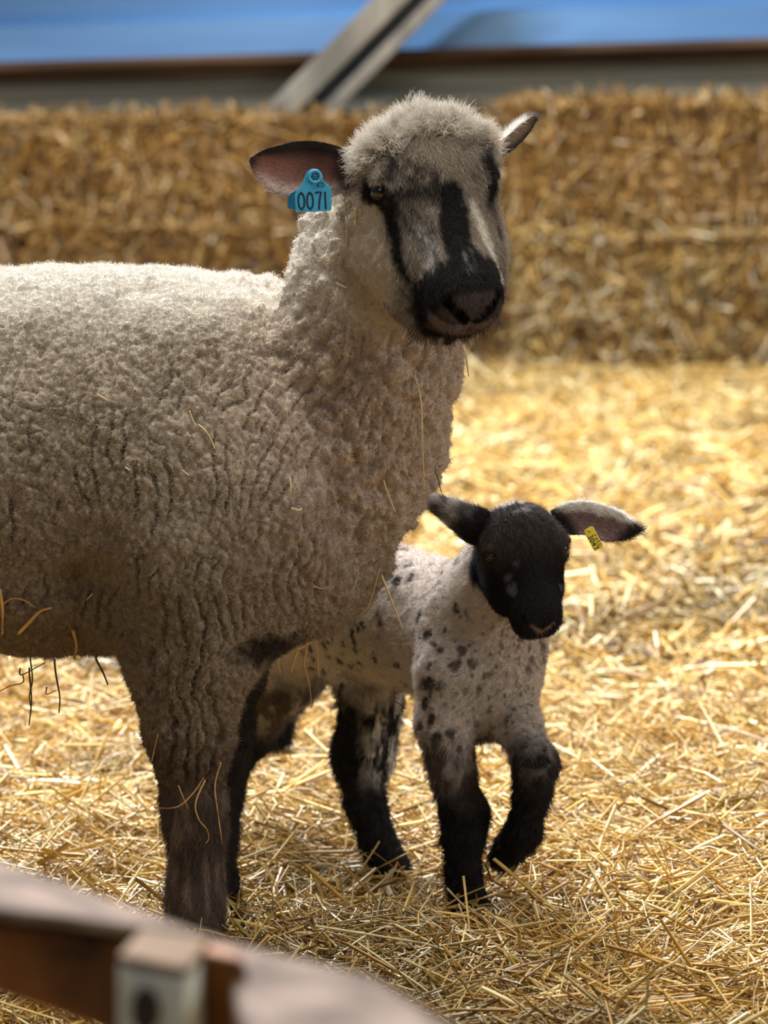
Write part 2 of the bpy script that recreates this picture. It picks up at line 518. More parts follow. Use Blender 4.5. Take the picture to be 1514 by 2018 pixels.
# ================================================================== STRAW BALES
M_twine = mat_flat('blue_grey_twine', (0.25, 0.28, 0.33), 0.6)
bale_count = 0
def bale(x0, x1, y0, y1, z0, z1, label, n=2600, tone=1.0, up=0.3, seed=0, tint=(.66, .61, .66)):
    rng = np.random.default_rng(100 + seed)
    root = link('straw_bale', None); root.location = ((x0 + x1) / 2, (y0 + y1) / 2, z0)
    tag(root, label, 'straw bale', 'straw bales stacked along the back wall')
    cx = np.array(root.location)
    # body: rounded lumpy block
    def grid_face(o, du, dv, nu, nv):
        u, w = np.meshgrid(np.linspace(0, 1, nu), np.linspace(0, 1, nv), indexing='ij')
        P = o + u[..., None] * du + w[..., None] * dv
        i = np.arange(nu - 1)[:, None] * nv + np.arange(nv - 1)[None]
        return P.reshape(-1, 3), np.stack([i, i + nv, i + nv + 1, i + 1], -1).reshape(-1, 4)
    A = np.array; sx, sy, sz = x1 - x0, y1 - y0, z1 - z0
    o = A([x0, y0, z0])
    faces = [(o, A([sx, 0, 0]), A([0, 0, sz])), (o + A([0, sy, 0]), A([0, 0, sz]), A([sx, 0, 0])), (o, A([0, 0, sz]), A([0, sy, 0])),
             (o + A([sx, 0, 0]), A([0, sy, 0]), A([0, 0, sz])), (o, A([0, sy, 0]), A([sx, 0, 0])), (o + A([0, 0, sz]), A([sx, 0, 0]), A([0, sy, 0]))]
    V = []; F = []; off = 0
    for (oo, du, dv) in faces:
        p, q = grid_face(oo, du, dv, 26, 26); V.append(p); F.append(q + off); off += len(p)
    V = np.concatenate(V); F = np.concatenate(F)
    c = A([(x0 + x1) / 2, (y0 + y1) / 2, (z0 + z1) / 2]); hs = A([sx, sy, sz]) / 2
    q = (V - c) / hs
    ln = (np.abs(q) ** 9).sum(1) ** (1 / 9)
    V = c + q / ln[:, None] * hs * 0.975
    V = V + nrm(V - c) * (fbm(V, 9, 3, seed) * 0.018)[:, None]
    C0 = mix(A([[0.20, 0.125, 0.055]]) * np.ones((len(V), 1)), A([0.32, 0.22, 0.11]), sstep(-0.4, 0.5, fbm(V, (25, 25, 9), 3, seed + 4))) * tone
    # stalks lying on and poking from the surface
    fi = rng.choice(3, n, p=[0.62, 0.30, 0.08])
    P = np.zeros((n, 3)); D = np.zeros((n, 3)); u, w = rng.random((2, n))
    fr = fi == 0; tp = fi == 1; sd = fi == 2
    P[fr] = np.stack([x0 + sx * u[fr], np.full(fr.sum(), y0), z0 + sz * w[fr]], 1)
    P[tp] = np.stack([x0 + sx * u[tp], y0 + sy * 0.8 * w[tp] ** 1.5, np.full(tp.sum(), z1)], 1)
    s0 = rng.random(sd.sum()) < 0.5
    P[sd] = np.stack([np.where(s0, x0, x1), y0 + sy * u[sd], z0 + sz * w[sd]], 1)
    D[:] = rng.normal(0, 1, (n, 3)) * A([0.7, 0.5, 1.0 + up])
    D[fr, 1] *= 0.45; D[tp, 2] *= np.where(rng.random(tp.sum()) < .09, 1.1, .10)
    L = rng.uniform(0.05, 0.15, n); R = rng.uniform(0.0028, 0.0068, n)
    P += rng.normal(0, 0.008, (n, 3)); P[:, 1] -= 0.006
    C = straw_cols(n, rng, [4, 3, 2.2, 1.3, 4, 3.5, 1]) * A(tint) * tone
    v2, f2, c2 = stalk_arrays(P, D, L, R, C, rng.normal(0, 0.06, n), seed)
    V = np.concatenate([V, v2]); F = np.concatenate([F, f2 + off]); CC = np.concatenate([C0, c2])
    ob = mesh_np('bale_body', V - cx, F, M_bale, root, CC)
    # twine loops round the bale
    for fz in (0.30, 0.72):
        zt = z0 + sz * fz
        pts = []
        for (a, b) in ((x0, y0), (x1, y0), (x1, y1), (x0, y1)):
            pts.append((a, b))
        vv = []; ff = []; ring = []
        cyc = []
        for k in range(4):
            a, b = pts[k], pts[(k + 1) % 4]
            for t in np.linspace(0, 1, 12, endpoint=False):
                cyc.append((a[0] + (b[0] - a[0]) * t, a[1] + (b[1] - a[1]) * t))
        m = len(cyc)
        for (a, b) in cyc:
            dx, dy = (a - c[0]) / hs[0], (b - c[1]) / hs[1]
            l = (abs(dx) ** 9 + abs(dy) ** 9) ** (1 / 9)
            x = c[0] + dx / l * (hs[0] * 0.985 + 0.004); y = c[1] + dy / l * (hs[1] * 0.985 + 0.004)
            wob = 0.006 * math.sin(a * 9 + b * 5 + fz * 20)
            nx, ny = dx, dy
            for (r, zz) in ((0.004, 0), (0, 0.004), (-0.004, 0), (0, -0.004)):
                vv.append((x + nx * r - cx[0], y + ny * r - cx[1], zt + wob + zz - cx[2]))
        for k in range(m):
            for j in range(4):
                ff.append((k * 4 + j, ((k + 1) % m) * 4 + j, ((k + 1) % m) * 4 + (j + 1) % 4, k * 4 + (j + 1) % 4))
        mesh_py('twine', vv, ff, M_twine, root, True)
    return root

# right-hand stack (nearer), left-hand stack (a little further back)
bale(0.445, 1.43, 11.50, 12.0, 0.0, 0.435, 'bottom straw bale of the right-hand stack, its left end beside the ewe\'s chin', seed=1, tone=1.0, n=3600, tint=(.76, .80, 1.02))
bale(0.42, 1.38, 11.58, 12.05, 0.44, 0.855, 'upper straw bale of the right-hand stack, right of the ewe\'s ear', seed=2, n=3600)
bale(-1.14, -0.16, 11.72, 12.15, 0.46, 0.80, 'upper straw bale between the ewe\'s back and the grey boards', seed=5, n=3600, tone=0.95)
bale(-1.16, -0.14, 11.66, 12.12, 0.0, 0.455, 'straw bale low behind the ewe\'s back, under the left-hand upper bale', seed=6, n=2600, tone=0.9)
bale(-2.15, -1.16, 11.70, 12.15, 0.46, 0.80, 'upper straw bale at the left edge, past the upright seam', seed=7, n=1200)
bale(-2.18, -1.18, 11.66, 12.1, 0.0, 0.45, 'bottom straw bale at the left edge behind the ewe\'s back', seed=8, n=900)
bale(-0.14, 0.40, 11.74, 12.15, 0.44, 0.79, 'short upper straw bale directly behind the ewe\'s head', seed=9, n=2000, tone=0.9)
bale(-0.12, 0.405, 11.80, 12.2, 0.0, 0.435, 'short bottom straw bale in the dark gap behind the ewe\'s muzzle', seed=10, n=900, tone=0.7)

# ================================================================== STRAW BEDDING
def bedding():
    rng = np.random.default_rng(5)
    V = []; F = []; C = []; off = 0
    def add(n, y0, y1, Ls, Rs, lift, up, pw, wf, seed, flat=.38):
        nonlocal off
        y = np.sqrt(rng.uniform(y0 ** 2, y1 ** 2, n)) if y1 > 4.4 else rng.uniform(y0, y1, n)
        x = rng.uniform(-1, 1, n) * (0.13 * y + wf)
        z = ground_z(x, y)
        P = np.stack([x, y, z + rng.uniform(-0.02, lift, n) ], 1)
        th = rng.uniform(0, 2 * math.pi, n)
        flow = fbm(np.stack([x, y, x * 0], 1), 1.5, 2, 31) * 3
        th = np.where(rng.random(n) < 0.45, flow + rng.normal(0, 0.5, n), th)
        D = np.stack([np.cos(th), np.sin(th), rng.normal(0, 0.30, n)], 1)
        ups = rng.random(n) < up
        D[ups, 2] += rng.uniform(0.25, 0.9, ups.sum()) * rng.choice([-1, 1], ups.sum())
        L = rng.uniform(*Ls, n) * np.where(rng.random(n) < 0.12, 1.6, 1); R = rng.uniform(*Rs, n)
        c = straw_cols(n, rng, pw)
        patch = fbm(np.stack([x, y, x * 0], 1), 3.0, 3, 77)
        c = c * (1 - 0.45 * sstep(0.05, 0.5, patch))[:, None]
        c = c * np.where(P[:, 2:3] - z[:, None] < -0.008, 0.8, 1.0)  # buried stalks darkened, shade of the gaps painted in
        v, f, cc = stalk_arrays(P, D, L, R, c, rng.normal(0, 0.075, n), seed, flat)
        V.append(v); F.append(f + off); C.append(cc); off += len(v)
    pw = [5, 5, 4, 2.6, 3.6, 2.6, 1]
    add(86000, 2.9, 5.6, (0.02, 0.095), (0.0007, 0.0023), 0.036, 0.14, pw, 0.28, 1)
    add(5200, 2.9, 5.6, (0.07, 0.17), (0.0013, 0.0032), 0.044, 0.22, [2, 5, 6, 4, 1, 0.4, 1], 0.28, 2)
    add(48000, 5.5, 11.6, (0.06, 0.14), (0.0024, 0.0046), 0.034, 0.12, pw, 0.35, 3)
    add(6000, 5.5, 11.6, (0.08, 0.18), (0.003, 0.005), 0.04, 0.20, [2, 5, 6, 5, 1, 0.4, 1], 0.35, 4)
    add(2600, 2.9, 6.5, (0.02, 0.08), (0.0028, 0.0050), 0.036, 0.25, [0, 3, 6, 6, 0, 0, 0], 0.28, 5, .12)
    v = np.concatenate(V); f = np.concatenate(F); c = np.concatenate(C)
    o = mesh_np('straw_bedding', v, f, M_straw, None, c)
    tag(o, 'loose golden straw bedding spread thickly over the whole barn floor', 'straw', kind='stuff')
bedding()

# ================================================================== FOREGROUND FENCE
M_rail = mat_noise('weathered_pink_grey_rail', (0.10, 0.068, 0.050), (0.27, 0.195, 0.155), (22, 22, 40), 0.85, 0.15, bump=0.5)
M_stain = mat_noise('dark_stained_board', (0.035, 0.015, 0.006), (0.34, 0.13, 0.03), (11, 11, 11), 0.7, 0.3)
M_posttop = mat_noise('tan_post_top', (0.13, 0.075, 0.035), (0.25, 0.155, 0.08), (20, 20, 20), 0.8, 0.2)
M_pale = mat_noise('pale_painted_wood', (0.62, 0.66, 0.56), (0.80, 0.84, 0.74), (20, 20, 20), 0.7, 0.3)
M_hole = mat_flat('dark_hole', (0.03, 0.015, 0.01), 0.6)
fence = link('wooden_fence', None); fence.location = W(300, 2100, 2.0)
tag(fence, 'blurred weathered wooden fence in the bottom left foreground, in front of the ewe\'s hoof', 'fence')
fo = np.array(fence.location)
def fpart(name, top, bottom, mat, par=fence, bev=0.006):
    return hexa(name, [np.asarray(p) - fo for p in top], [np.asarray(p) - fo for p in bottom], mat, par, bev)
def down(p, h): return np.asarray(p) - np.array([0, 0, h])
t = [W(-160, 1768, 1.90), W(400, 1838, 1.90), W(520, 1900, 2.04), W(-160, 1640, 2.10)]
t[2] = W(490, 1868, 2.04)
fpart('top_rail', t, [down(p, 0.007) for p in t], M_rail, bev=.003)
t = [W(-160, 1800, 1.93), W(440, 1872, 1.93), W(440, 1866, 1.96), W(-160, 1790, 1.96)]
b = [W(-160, 1905, 1.93), W(440, 2110, 1.93), W(440, 2104, 1.96), W(-160, 1897, 1.96)]
tag(fpart('side_board', t, b, M_stain, bev=0.003), 'dark brown stained side board')
t = [W(232, 1903, 1.80), W(372, 1930, 1.80), W(412, 1872, 1.885), W(278, 1850, 1.885)]
pst = fpart('post', t, [down(p, 0.16) for p in t], M_pale, bev=0.003)
t2 = [p + np.array([0, 0, 0.006]) for p in t]
tag(fpart('post_cap', t2, [down(p, 0.0055) for p in t2], M_posttop, bev=0.002), 'tan cut top of the post')
# dark plug standing in for the hole in the pale face
c = W(287, 1992, 1.797) ; vv = []; ff = []
for k in range(20):
    a = 2 * math.pi * k / 20
    for dy in (-0.002, 0.012):
        vv.append(c + np.array([math.cos(a) * 0.0075, dy + 0.001, math.sin(a) * 0.012]) - fo)
for k in range(20):
    j = (k + 1) % 20; ff.append((2 * k, 2 * j, 2 * j + 1, 2 * k + 1))
ff.append(tuple(2 * k for k in range(20))[::-1]); ff.append(tuple(2 * k + 1 for k in range(20)))
tag(mesh_py('hole_plug', vv, ff, M_hole, pst), 'dark oval hole')
t = [W(398, 1872, 1.86), W(478, 1890, 1.84), W(476, 1868, 1.93), W(400, 1856, 1.93)]
b = [W(402, 2120, 1.86), W(540, 2120, 1.84), W(530, 2110, 1.93), W(402, 2110, 1.93)]
tag(fpart('batten', t, b, M_stain, bev=0.004), 'dark orange-brown upright batten')
t = [W(500, 2150, 1.62), W(1040, 2150, 1.62), W(760, 1925, 1.90), W(445, 1852, 1.93)]
t = [W(520, 2190, 1.60), W(1150, 2190, 1.60), W(905, 2018, 1.76), W(745, 1925, 1.88), W(440, 1848, 1.93)]
vv = [p - fo for p in t] + [down(p, 0.02) - fo for p in t]
ff = [(0, 1, 2, 3, 4), (9, 8, 7, 6, 5)] + [(i, i + 5, (i + 1) % 5 + 5, (i + 1) % 5) for i in range(5)]
o = mesh_py('top_rail', vv, ff, M_rail, fence); md = o.modifiers.new('bevel', 'BEVEL'); md.width = 0.006; md.segments = 3

# ================================================================== ANIMALS
def head_prims(S, O, A, s, lamb, fs=1.0):
    """sculpt a sheep's head. O = point midway between the eyes, A = rows (lateral, along the nose, dorsal), s = scale"""
    def g(l, f, d):
        if f > 0: f = f * fs
        return O + s * (l * A[0] + f * A[1] + d * A[2])
    E = lambda c, r, k=0.02, sub=False, ax=A: S.ell(g(*c), np.array(r) * s, ax, k * s, sub)
    Cp = lambda a, b, ra, rb, k=0.02, sub=False, n=None, q=1.0: S.cap(g(*a), g(*b), ra * s, rb * s, k * s, sub, n, q)
    if lamb:
        E((0, -.040, -.026), (.064, .062, .058))
        E((0, -.030, -.006), (.052, .046, .042))
    else:
        E((0, -.024, -.030), (.064, .056, .054))
        E((0, -.036, -.022), (.069, .038, .046), .03)
        E((0, -.022, .008), (.056, .034, .034), .03)
    for sd in (-1, 1):
        E((sd * .052, -.008, .004), (.021, .026, .022), .025)            # brow and socket
        E((sd * .040, .035, -.05), (.028, .06, .044) if not lamb else (.024, .050, .036), .03)    # cheek
        if not lamb:
            E((sd * .048, .012, -.070), (.034, .072, .046), .035)
            E((sd * .030, .085, -.074), (.026, .055, .030), .03)          # woolly ruff of the jaw
        E((sd * .017, .135, -.026), (.0195, .032, .024), .015)             # side of the muzzle
        E((sd * .0175, .148, -.040), (.0185, .022, .020), .012)            # upper lip pads
    Cp((0, -.01, -.006), (0, .125, -.020), .038 if not lamb else .036, .023, .03, n=A[0], q=1.12)      # nasal bone
    Cp((0, .02, -.05), (0, .13, -.056), .046, .024, .03)                                 # jaw
    E((0, .150, -.022), (.025, .018, .018), .014)                                        # nose leather
    E((0, .134 if not lamb else .124, -.068), (.025, .028, .016), .010)                                        # chin, lower lip
    # mouth line
    for sd in (-1, 1):
        Cp((0, .172, -.055), (sd * .018, .165, -.057), .0034, .0034, .006, True)
        Cp((sd * .018, .165, -.057), (sd * .040, .128, -.058), .0034, .0026, .006, True)
        # comma shaped nostrils
        Cp((sd * .006, .172, -.033), (sd * .0155, .168, -.021), .0042, .0066, .004, True)
        Cp((sd * .0155, .168, -.021), (sd * .0285, .156, -.010), .0066, .0040, .004, True)
        # eye socket and lids
        ec = g(sd * .058, .0, .004)
        out = nrm(sd * .80 * A[0] + .25 * A[1] + .55 * A[2])
        S.ell(ec + out * .006 * s, .0135 * s, None, .006 * s, True)
        S.torus(ec + out * .006 * s, out, .0130 * s, .0040 * s, .006 * s)
        S.cap(ec + out * .0105 * s - A[1] * .010 * s - A[0] * sd * .006 * s, ec + out * .0110 * s - A[1] * .009 * s + A[2] * .009 * s, .0048 * s, .0048 * s, .010 * s)
    Cp((0, .172, -.032), (0, .172, -.052), .0013, .0013, .003, True)                      # philtrum
    return g

def eye(g, A, s, sd, parent, base):
    root = link('eye', None, parent)
    ec = g(sd * .058, .0, .004); out = nrm(sd * .80 * A[0] + .25 * A[1] + .55 * A[2])
    c = ec + out * .0020 * s - base
    r = .0130 * s
    vv = []; ff = []; n, m = 24, 14
    up = nrm(np.cross(out, A[1])); fw = np.cross(up, out)
    for i in range(m + 1):
        a = math.pi * i / m
        for j in range(n):
            b = 2 * math.pi * j / n
            vv.append(c + r * (math.cos(a) * out + math.sin(a) * (math.cos(b) * up + math.sin(b) * fw)))
    for i in range(m):
        for j in range(n):
            ff.append((i * n + j, (i + 1) * n + j, (i + 1) * n + (j + 1) % n, i * n + (j + 1) % n))
    me = mesh_py('eyeball', vv, ff, M_iris, root, True)
    me.data.materials.append(M_eye)
    for p in me.data.polygons:
        q = np.array(p.center) - c; q = q / np.linalg.norm(q)
        h = q @ fw; vup = q @ up
        if q @ out > 0 and (h / 0.62) ** 2 + (vup / 0.36) ** 2 < 1: p.material_index = 1
    return root

def ear_mesh(cl, wid, side, face, cup, thick=0.004, nS=26, nT=15, roll=0.0):
    """leaf shaped cupped ear. cl: centre line points, wid: half widths, side: across vector, face: where the opening looks"""
    cl = np.array(cl); m = len(cl)
    s = np.linspace(0, 1, nS) * (m - 1)
    def interp(a):
        a = np.asarray(a, float); out = []
        for x in s:
            i = min(int(x), m - 2); t = x - i
            p0, p1, p2, p3 = a[max(i - 1, 0)], a[i], a[i + 1], a[min(i + 2, m - 1)]
            out.append(0.5 * (2 * p1 + (p2 - p0) * t + (2 * p0 - 5 * p1 + 4 * p2 - p3) * t * t + (3 * p1 - p0 - 3 * p2 + p3) * t ** 3))
        return np.array(out)
    C = interp(cl); Wd = np.maximum(interp(wid), 0.001); Cu = interp(cup)
    T = nrm(np.gradient(C, axis=0))
    side = nrm(side); face = nrm(face)
    B = nrm(side - (T @ side)[:, None] * T); N = nrm(np.cross(T, B)); N *= np.sign(N @ face)[:, None]
    t = np.linspace(-1, 1, nT)
    fr = []; bk = []; inner = []
    for i in range(nS):
        for x in t:
            ang = x
            p = C[i] + B[i] * Wd[i] * x - N[i] * Cu[i] * (1 - x * x)
            nn = nrm(N[i] - B[i] * (x * 2 * Cu[i] / Wd[i]) * -1)
            th = thick * (1 - 0.75 * abs(x) ** 3)
            fr.append(p + nn * th * .5); bk.append(p - nn * th * .5)
            inner.append((i / (nS - 1), x))
    V = np.array(fr + bk); o = nS * nT; F = []
    for i in range(nS - 1):
        for j in range(nT - 1):
            a = i * nT + j
            F.append((a, a + 1, a + nT + 1, a + nT)); F.append((o + a, o + a + nT, o + a + nT + 1, o + a + 1))
    for i in range(nS - 1):
        for j in (0, nT - 1):
            a = i * nT + j
            F.append((a, a + nT, o + a + nT, o + a))
    for j in range(nT - 1):
        for i in (0, nS - 1):
            a = i * nT + j
            F.append((a, o + a, o + a + 1, a + 1))
    uv = np.array(inner * 2)
    isin = np.concatenate([np.ones(o), np.zeros(o)])
    return V, np.array(F), uv, isin, np.concatenate([N.repeat(nT, 0), -N.repeat(nT, 0)]), np.concatenate([T.repeat(nT, 0)] * 2)

# ------------------------------------------------------------------ EWE
def frame(L, F):
    L = nrm(L); F = nrm(F - (F @ L) * L); D = np.cross(F, L)
    if D[2] < 0: D = -D
    return np.array([L, F, D])
EA = frame(np.array([.93, .34, .115]), np.array([.30, -.56, -.77]))
EO = W(856, 368, 3.80) - EA[2] * 0.0
ES = 1.02
def build_ewe():
    S = Sculpt()
    yc = 4.10
    A = np.array
    # trunk
    S.ell((-.62, yc, .510), (.52, .228, .205), k=.07)
    S.ell((-.32, yc, .520), (.28, .21, .210), k=.07)
    S.cap((-1.02, yc, .575), (-.17, yc, .588), .155, .148, k=.06, n=(0, 1, 0), s=1.15)
    S.ell((-1.00, yc, .52), (.20, .215, .225), k=.08)
    # chest
    S.ell(W(560, 1000, 4.07), (.115, .165, .135), k=.05)
    S.ell(W(625, 1120, 4.07), (.066, .12, .068), k=.04)
    # shoulder and arm
    S.ell(W(420, 960, 3.98), (.13, .105, .19), k=.08)
    S.ell(W(385, 1180, 3.975), (.085, .085, .12), k=.05)
    S.ell((W(420, 960, 3.98) * A([1, 0, 1]) + A([0, 4.21, 0])), (.13, .105, .19), k=.08)
    # neck
    S.chain([W(742, 470, 3.97), W(732, 600, 3.975), W(738, 720, 3.985), W(706, 860, 4.01), W(650, 980, 4.05)],
            [.080, .086, .088, .092, .088], k=.04)
    # folds behind the elbow and along the flank
    S.ell(W(-60, 1262, 3.83), (.26, .085, .050), k=.04, sub=True)
    S.cap(W(165, 1175, 3.88), W(235, 1300, 3.90), .020, .028, k=.03, sub=True)
    S.cap(W(-250, 1160, 3.87), W(165, 1175, 3.90), .010, .018, k=.05, sub=True)
    S.cap(W(175, 1150, 3.92), W(235, 1270, 3.92), .012, .014, k=.04, sub=True)
    # near front leg
    S.chain([W(375, 1200, 3.975), W(372, 1320, 3.965), W(376, 1450, 3.955), W(381, 1590, 3.95)], [.078, .060, .044, .031], k=.03)
    S.chain([W(383, 1580, 3.95), W(385, 1640, 3.95), W(386, 1720, 3.955), W(385, 1775, 3.955)], [.033, .028, .0255, .0275], k=.02)
    S.chain([W(383, 1770, 3.95), W(385, 1830, 3.945)], [.030, .032], k=.015)
    S.chain([W(372, 1800, 3.945), W(372, 1868, 3.925)], [.021, .021], k=.006)
    S.chain([W(400, 1800, 3.95), W(404, 1868, 3.932)], [.021, .021], k=.006)
    # far front leg
    S.chain([W(440, 1200, 4.17), W(425, 1330, 4.17), W(425, 1450, 4.16), W(424, 1560, 4.15)], [.075, .052, .036, .027], k=.03)
    S.chain([W(424, 1560, 4.15), W(420, 1650, 4.14), W(422, 1740, 4.13)], [.029, .024, .024], k=.02)
    S.chain([W(424, 1740, 4.13), W(426, 1800, 4.10)], [.025, .027], k=.015)
    # hind legs (outside the frame, at the rear of the same animal)
    for yy, xo in ((3.97, 0.0), (4.22, 0.07)):
        S.ell((-1.00 + xo, yy, .40), (.13, .10, .16), k=.08)
        S.chain([A([-1.02 + xo, yy, .34]), A([-1.10 + xo, yy, .23]), A([-1.06 + xo, yy, .12]), A([-1.05 + xo, yy, .04]), A([-1.02 + xo, yy, -.005])],
                [.075, .042, .028, .027, .032], k=.02)
    S.cap((-1.17, yc, .62), (-1.22, yc, .45), .035, .03, k=.03)     # docked tail
    g = head_prims(S, EO, EA, ES, False, .86)
    # throat joins the jaw to the neck
    S.cap(g(0, .0, -.06), W(760, 560, 3.96), .055, .075, k=.04)
    v, q = S.mesh(0.004)
    N = vnormals(v, q)
    loc = ((v - EO) @ EA.T) / ES                     # head coordinates
    l, f_, d = loc[:, 0], loc[:, 1], loc[:, 2]
    headm = (sstep(.30, .22, np.linalg.norm(loc - A([0, .04, -.03]), axis=1)))
    # face = short haired front of the head
    nz = fbm(v, 60, 3, 5)
    face = sstep(-.012, .006, f_ * .75 + d * .45 + nz * .010 + .0) * sstep(.118, .10, np.abs(l)) * (np.linalg.norm(loc - A([0, .07, -.02]), axis=1) < .17)
    face = face * sstep(-.075, -.055, d + nz * .008 + sstep(.06, .12, f_) * .08)
    ruff = sstep(.058, .070, np.abs(l) + nz * .004) * sstep(-.02, .0, f_) * sstep(.115, .09, f_)
    face = face * (1 - ruff)
    legz = sstep(.185, .155, v[:, 2] + nz * .02) * (1 - headm)
    wool = np.clip((1 - face) * (1 - legz), 0, 1)
    # ---- wool relief
    w1 = v + np.stack([fbm(v, 18, 2, 40), fbm(v, 18, 2, 50), fbm(v, 18, 2, 60)], 1) * .010
    f1, f2 = worley(w1, (72, 72, 46), 3)
    g1, g2 = worley(w1, (135, 135, 120), 8)
    k1, k2 = worley(w1, (40, 40, 30), 14)
    nk = sstep(-.20, -.02, v[:, 0] + .35 * np.maximum(v[:, 2] - .55, 0)) * sstep(.33, .42, v[:, 2])     # neck and chest: softer, bigger locks
    tilt = v[:, 0] * (1 - .25 * nk) - .42 * nk * (v[:, 2] - .5) - .10 * (v[:, 2] - .5)
    u = tilt * 56 + 1.6 * fbm(v, (8, 8, 6), 2, 90) + .62 * fbm(v, (40, 40, 34), 2, 93)
    cr = sstep(.15, .0, np.abs(u - np.round(u))) * sstep(-.45, .15, vnoise(v, (34, 34, 19), 97))
    u2 = v[:, 2] * 50 + 1.8 * fbm(v, (14, 14, 9), 2, 190) + .8 * fbm(v, 42, 2, 193)
    cr = np.maximum(cr, .35 * sstep(.13, .0, np.abs(u2 - np.round(u2))) * sstep(.05, .45, vnoise(v, (36, 36, 36), 197)))
    sidem = sstep(.25, .75, 1 - np.abs(N[:, 2]))
    disp = .0032 * (sstep(0, .40, f2 - f1) - .6) + .0028 * (sstep(0, .45, g2 - g1) - .5)
    disp += -.0105 * cr * (.25 + .75 * sidem) * (1 - .65 * nk) + nk * (.0075 * (sstep(0, .5, k2 - k1) - .5) + .006 * fbm(v, 40, 2, 77))
    disp += .005 * fbm(v, 26, 3, 70) + .007 * fbm(v, 13, 2, 75) * nk
    headw = sstep(.165, .135, np.linalg.norm(loc - A([0, .045, -.02]), axis=1))
    amt = wool * (1 - .6 * headw * sstep(-.03, .02, f_))
    cheek = headw * sstep(-.02, .03, f_)
    disp = disp * amt * (1 - .4 * cheek)
    disp += legz * .0012 * fbm(v, (180, 180, 40), 2, 12)
    disp += face * .0006 * fbm(v, 160, 2, 13)
    v = v + N * disp[:, None]
    N = vnormals(v, q)
    # ---- colour
    cream = A([.385, .325, .255])
    c = np.ones_like(v) * cream
    c = mix(c, A([.53, .47, .39]), sstep(-.3, .5, fbm(v, 9, 3, 20)))
    c = mix(c, A([.74, .71, .66]), .9 * sstep(.66, .74, v[:, 2] + .02 * nz) * (1 - headw))      # rim light painted into the wool along the back
    c = mix(c, A([.25, .185, .13]), .9 * sstep(.62, .26, v[:, 2] + .10 * fbm(v, 6, 2, 22)))      # dung and straw dust low down, plus shade painted down the flank
    c = mix(c, A([.66, .52, .45]), .45 * sstep(.25, .05, np.linalg.norm(v - W(740, 830, 3.92), axis=1)))  # neck front painted lighter, as lit from the right
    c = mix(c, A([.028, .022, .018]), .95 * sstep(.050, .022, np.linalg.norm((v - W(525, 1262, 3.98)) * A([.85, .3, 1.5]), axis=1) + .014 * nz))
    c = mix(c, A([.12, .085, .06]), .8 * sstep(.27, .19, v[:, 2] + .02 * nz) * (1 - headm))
    # crown wool greyer toward the face
    def pt(px, py):       # point on the skin seen at that photo pixel, via the head frame
        o = np.array([0, 0, CAM_Z]); r = W(px, py, 1.0) - o; r /= np.linalg.norm(r)
        t = (EO - o) @ r - .12
        for _ in range(60):
            s = S.ev((o + r * t)[None])[0]
            if s < .0004: break
            t += max(s * .8, .0004)
        return o + r * t
    wn = v + np.stack([fbm(v, 45, 3, 140), fbm(v, 45, 3, 150), fbm(v, 45, 3, 160)], 1) * .009
    streak = fbm(np.stack([l * 420, f_ * 60, d * 420], 1), 1.0, 3, 33)
    def blob(px, py, r, w=1.0, soft=.45):
        p = pt(px, py)
        dd = np.linalg.norm(wn - p, axis=1) + .0035 * streak
        return w * sstep(r, r * (1 - soft), dd)
    def seg(pts_, w=1.0, soft=.4, wv=None):
        wv = wn if wv is None else wv
        best = np.zeros(len(v))
        P = [(pt(a, b), r) for a, b, r in pts_]
        for (p0, r0), (p1, r1) in zip(P[:-1], P[1:]):
            ba = p1 - p0; h = np.clip((wv - p0) @ ba / (ba @ ba), 0, 1)
            dd = np.linalg.norm(wv - p0 - h[:, None] * ba, axis=1) + .0025 * streak
            r = r0 + (r1 - r0) * h
            best = np.maximum(best, w * sstep(1, 1 - soft, dd / r))
        return best
    near = np.linalg.norm(v - g(0, .05, 0), axis=1) < .2
    black = A([.018, .016, .017]); grey = A([.22, .20, .19]); white = A([.86, .80, .70])
    cf = c.copy()
    hair_c = mix(np.ones_like(v) * A([.42, .37, .31]), A([.25, .21, .18]), sstep(-.2, .5, streak))
    cf = mix(cf, A([.37, .325, .275]), face * .8)
    cf = mix(cf, A([.36, .31, .25]), np.maximum.reduce([seg([(770, 300, .03), (860, 300, .034), (945, 300, .028)], .7, .8)]))
    mott = sstep(-.25, .35, streak + .8 * fbm(v, 110, 2, 181))
    cf = mix(cf, A([.06, .05, .045]), mott * np.maximum.reduce([seg([(716, 305, .016), (755, 325, .026), (815, 342, .022), (870, 358, .014)], 1, .7),
        seg([(925, 340, .012), (965, 310, .018), (985, 300, .012)], .95, .7), seg([(700, 300, .012), (705, 350, .012)], .7, .7)]))
    cf = mix(cf, A([.09, .08, .075]), (.35 + .65 * mott) * seg([(800, 425, .020), (830, 440, .022), (845, 520, .012)], .95, .6))
    w3 = v + (wn - v) * .35
    dark = np.maximum.reduce([
        seg([(714, 358, .010), (736, 378, .021), (768, 396, .017)], 1),
        seg([(775, 385, .016), (820, 378, .017), (870, 378, .016), (900, 385, .018)], .88, .8),
        seg([(757, 400, .013), (772, 440, .0115), (778, 490, .0105), (792, 530, .0095), (806, 552, .006)], 1, .6),
        seg([(893, 372, .0165), (902, 440, .0205), (908, 500, .023), (918, 555, .029)], 1, .35),
        seg([(962, 318, .009), (976, 345, .015), (968, 382, .010)], 1),
        seg([(852, 570, .016), (862, 615, .018), (885, 650, .018), (930, 662, .020), (972, 640, .016), (988, 590, .014), (980, 550, .012)], 1, .3),
        seg([(885, 575, .028), (950, 580, .030), (930, 620, .034)], 1, .3)])
    dark = np.clip(dark - .25 * sstep(.15, .5, streak) * (dark < .95), 0, 1)
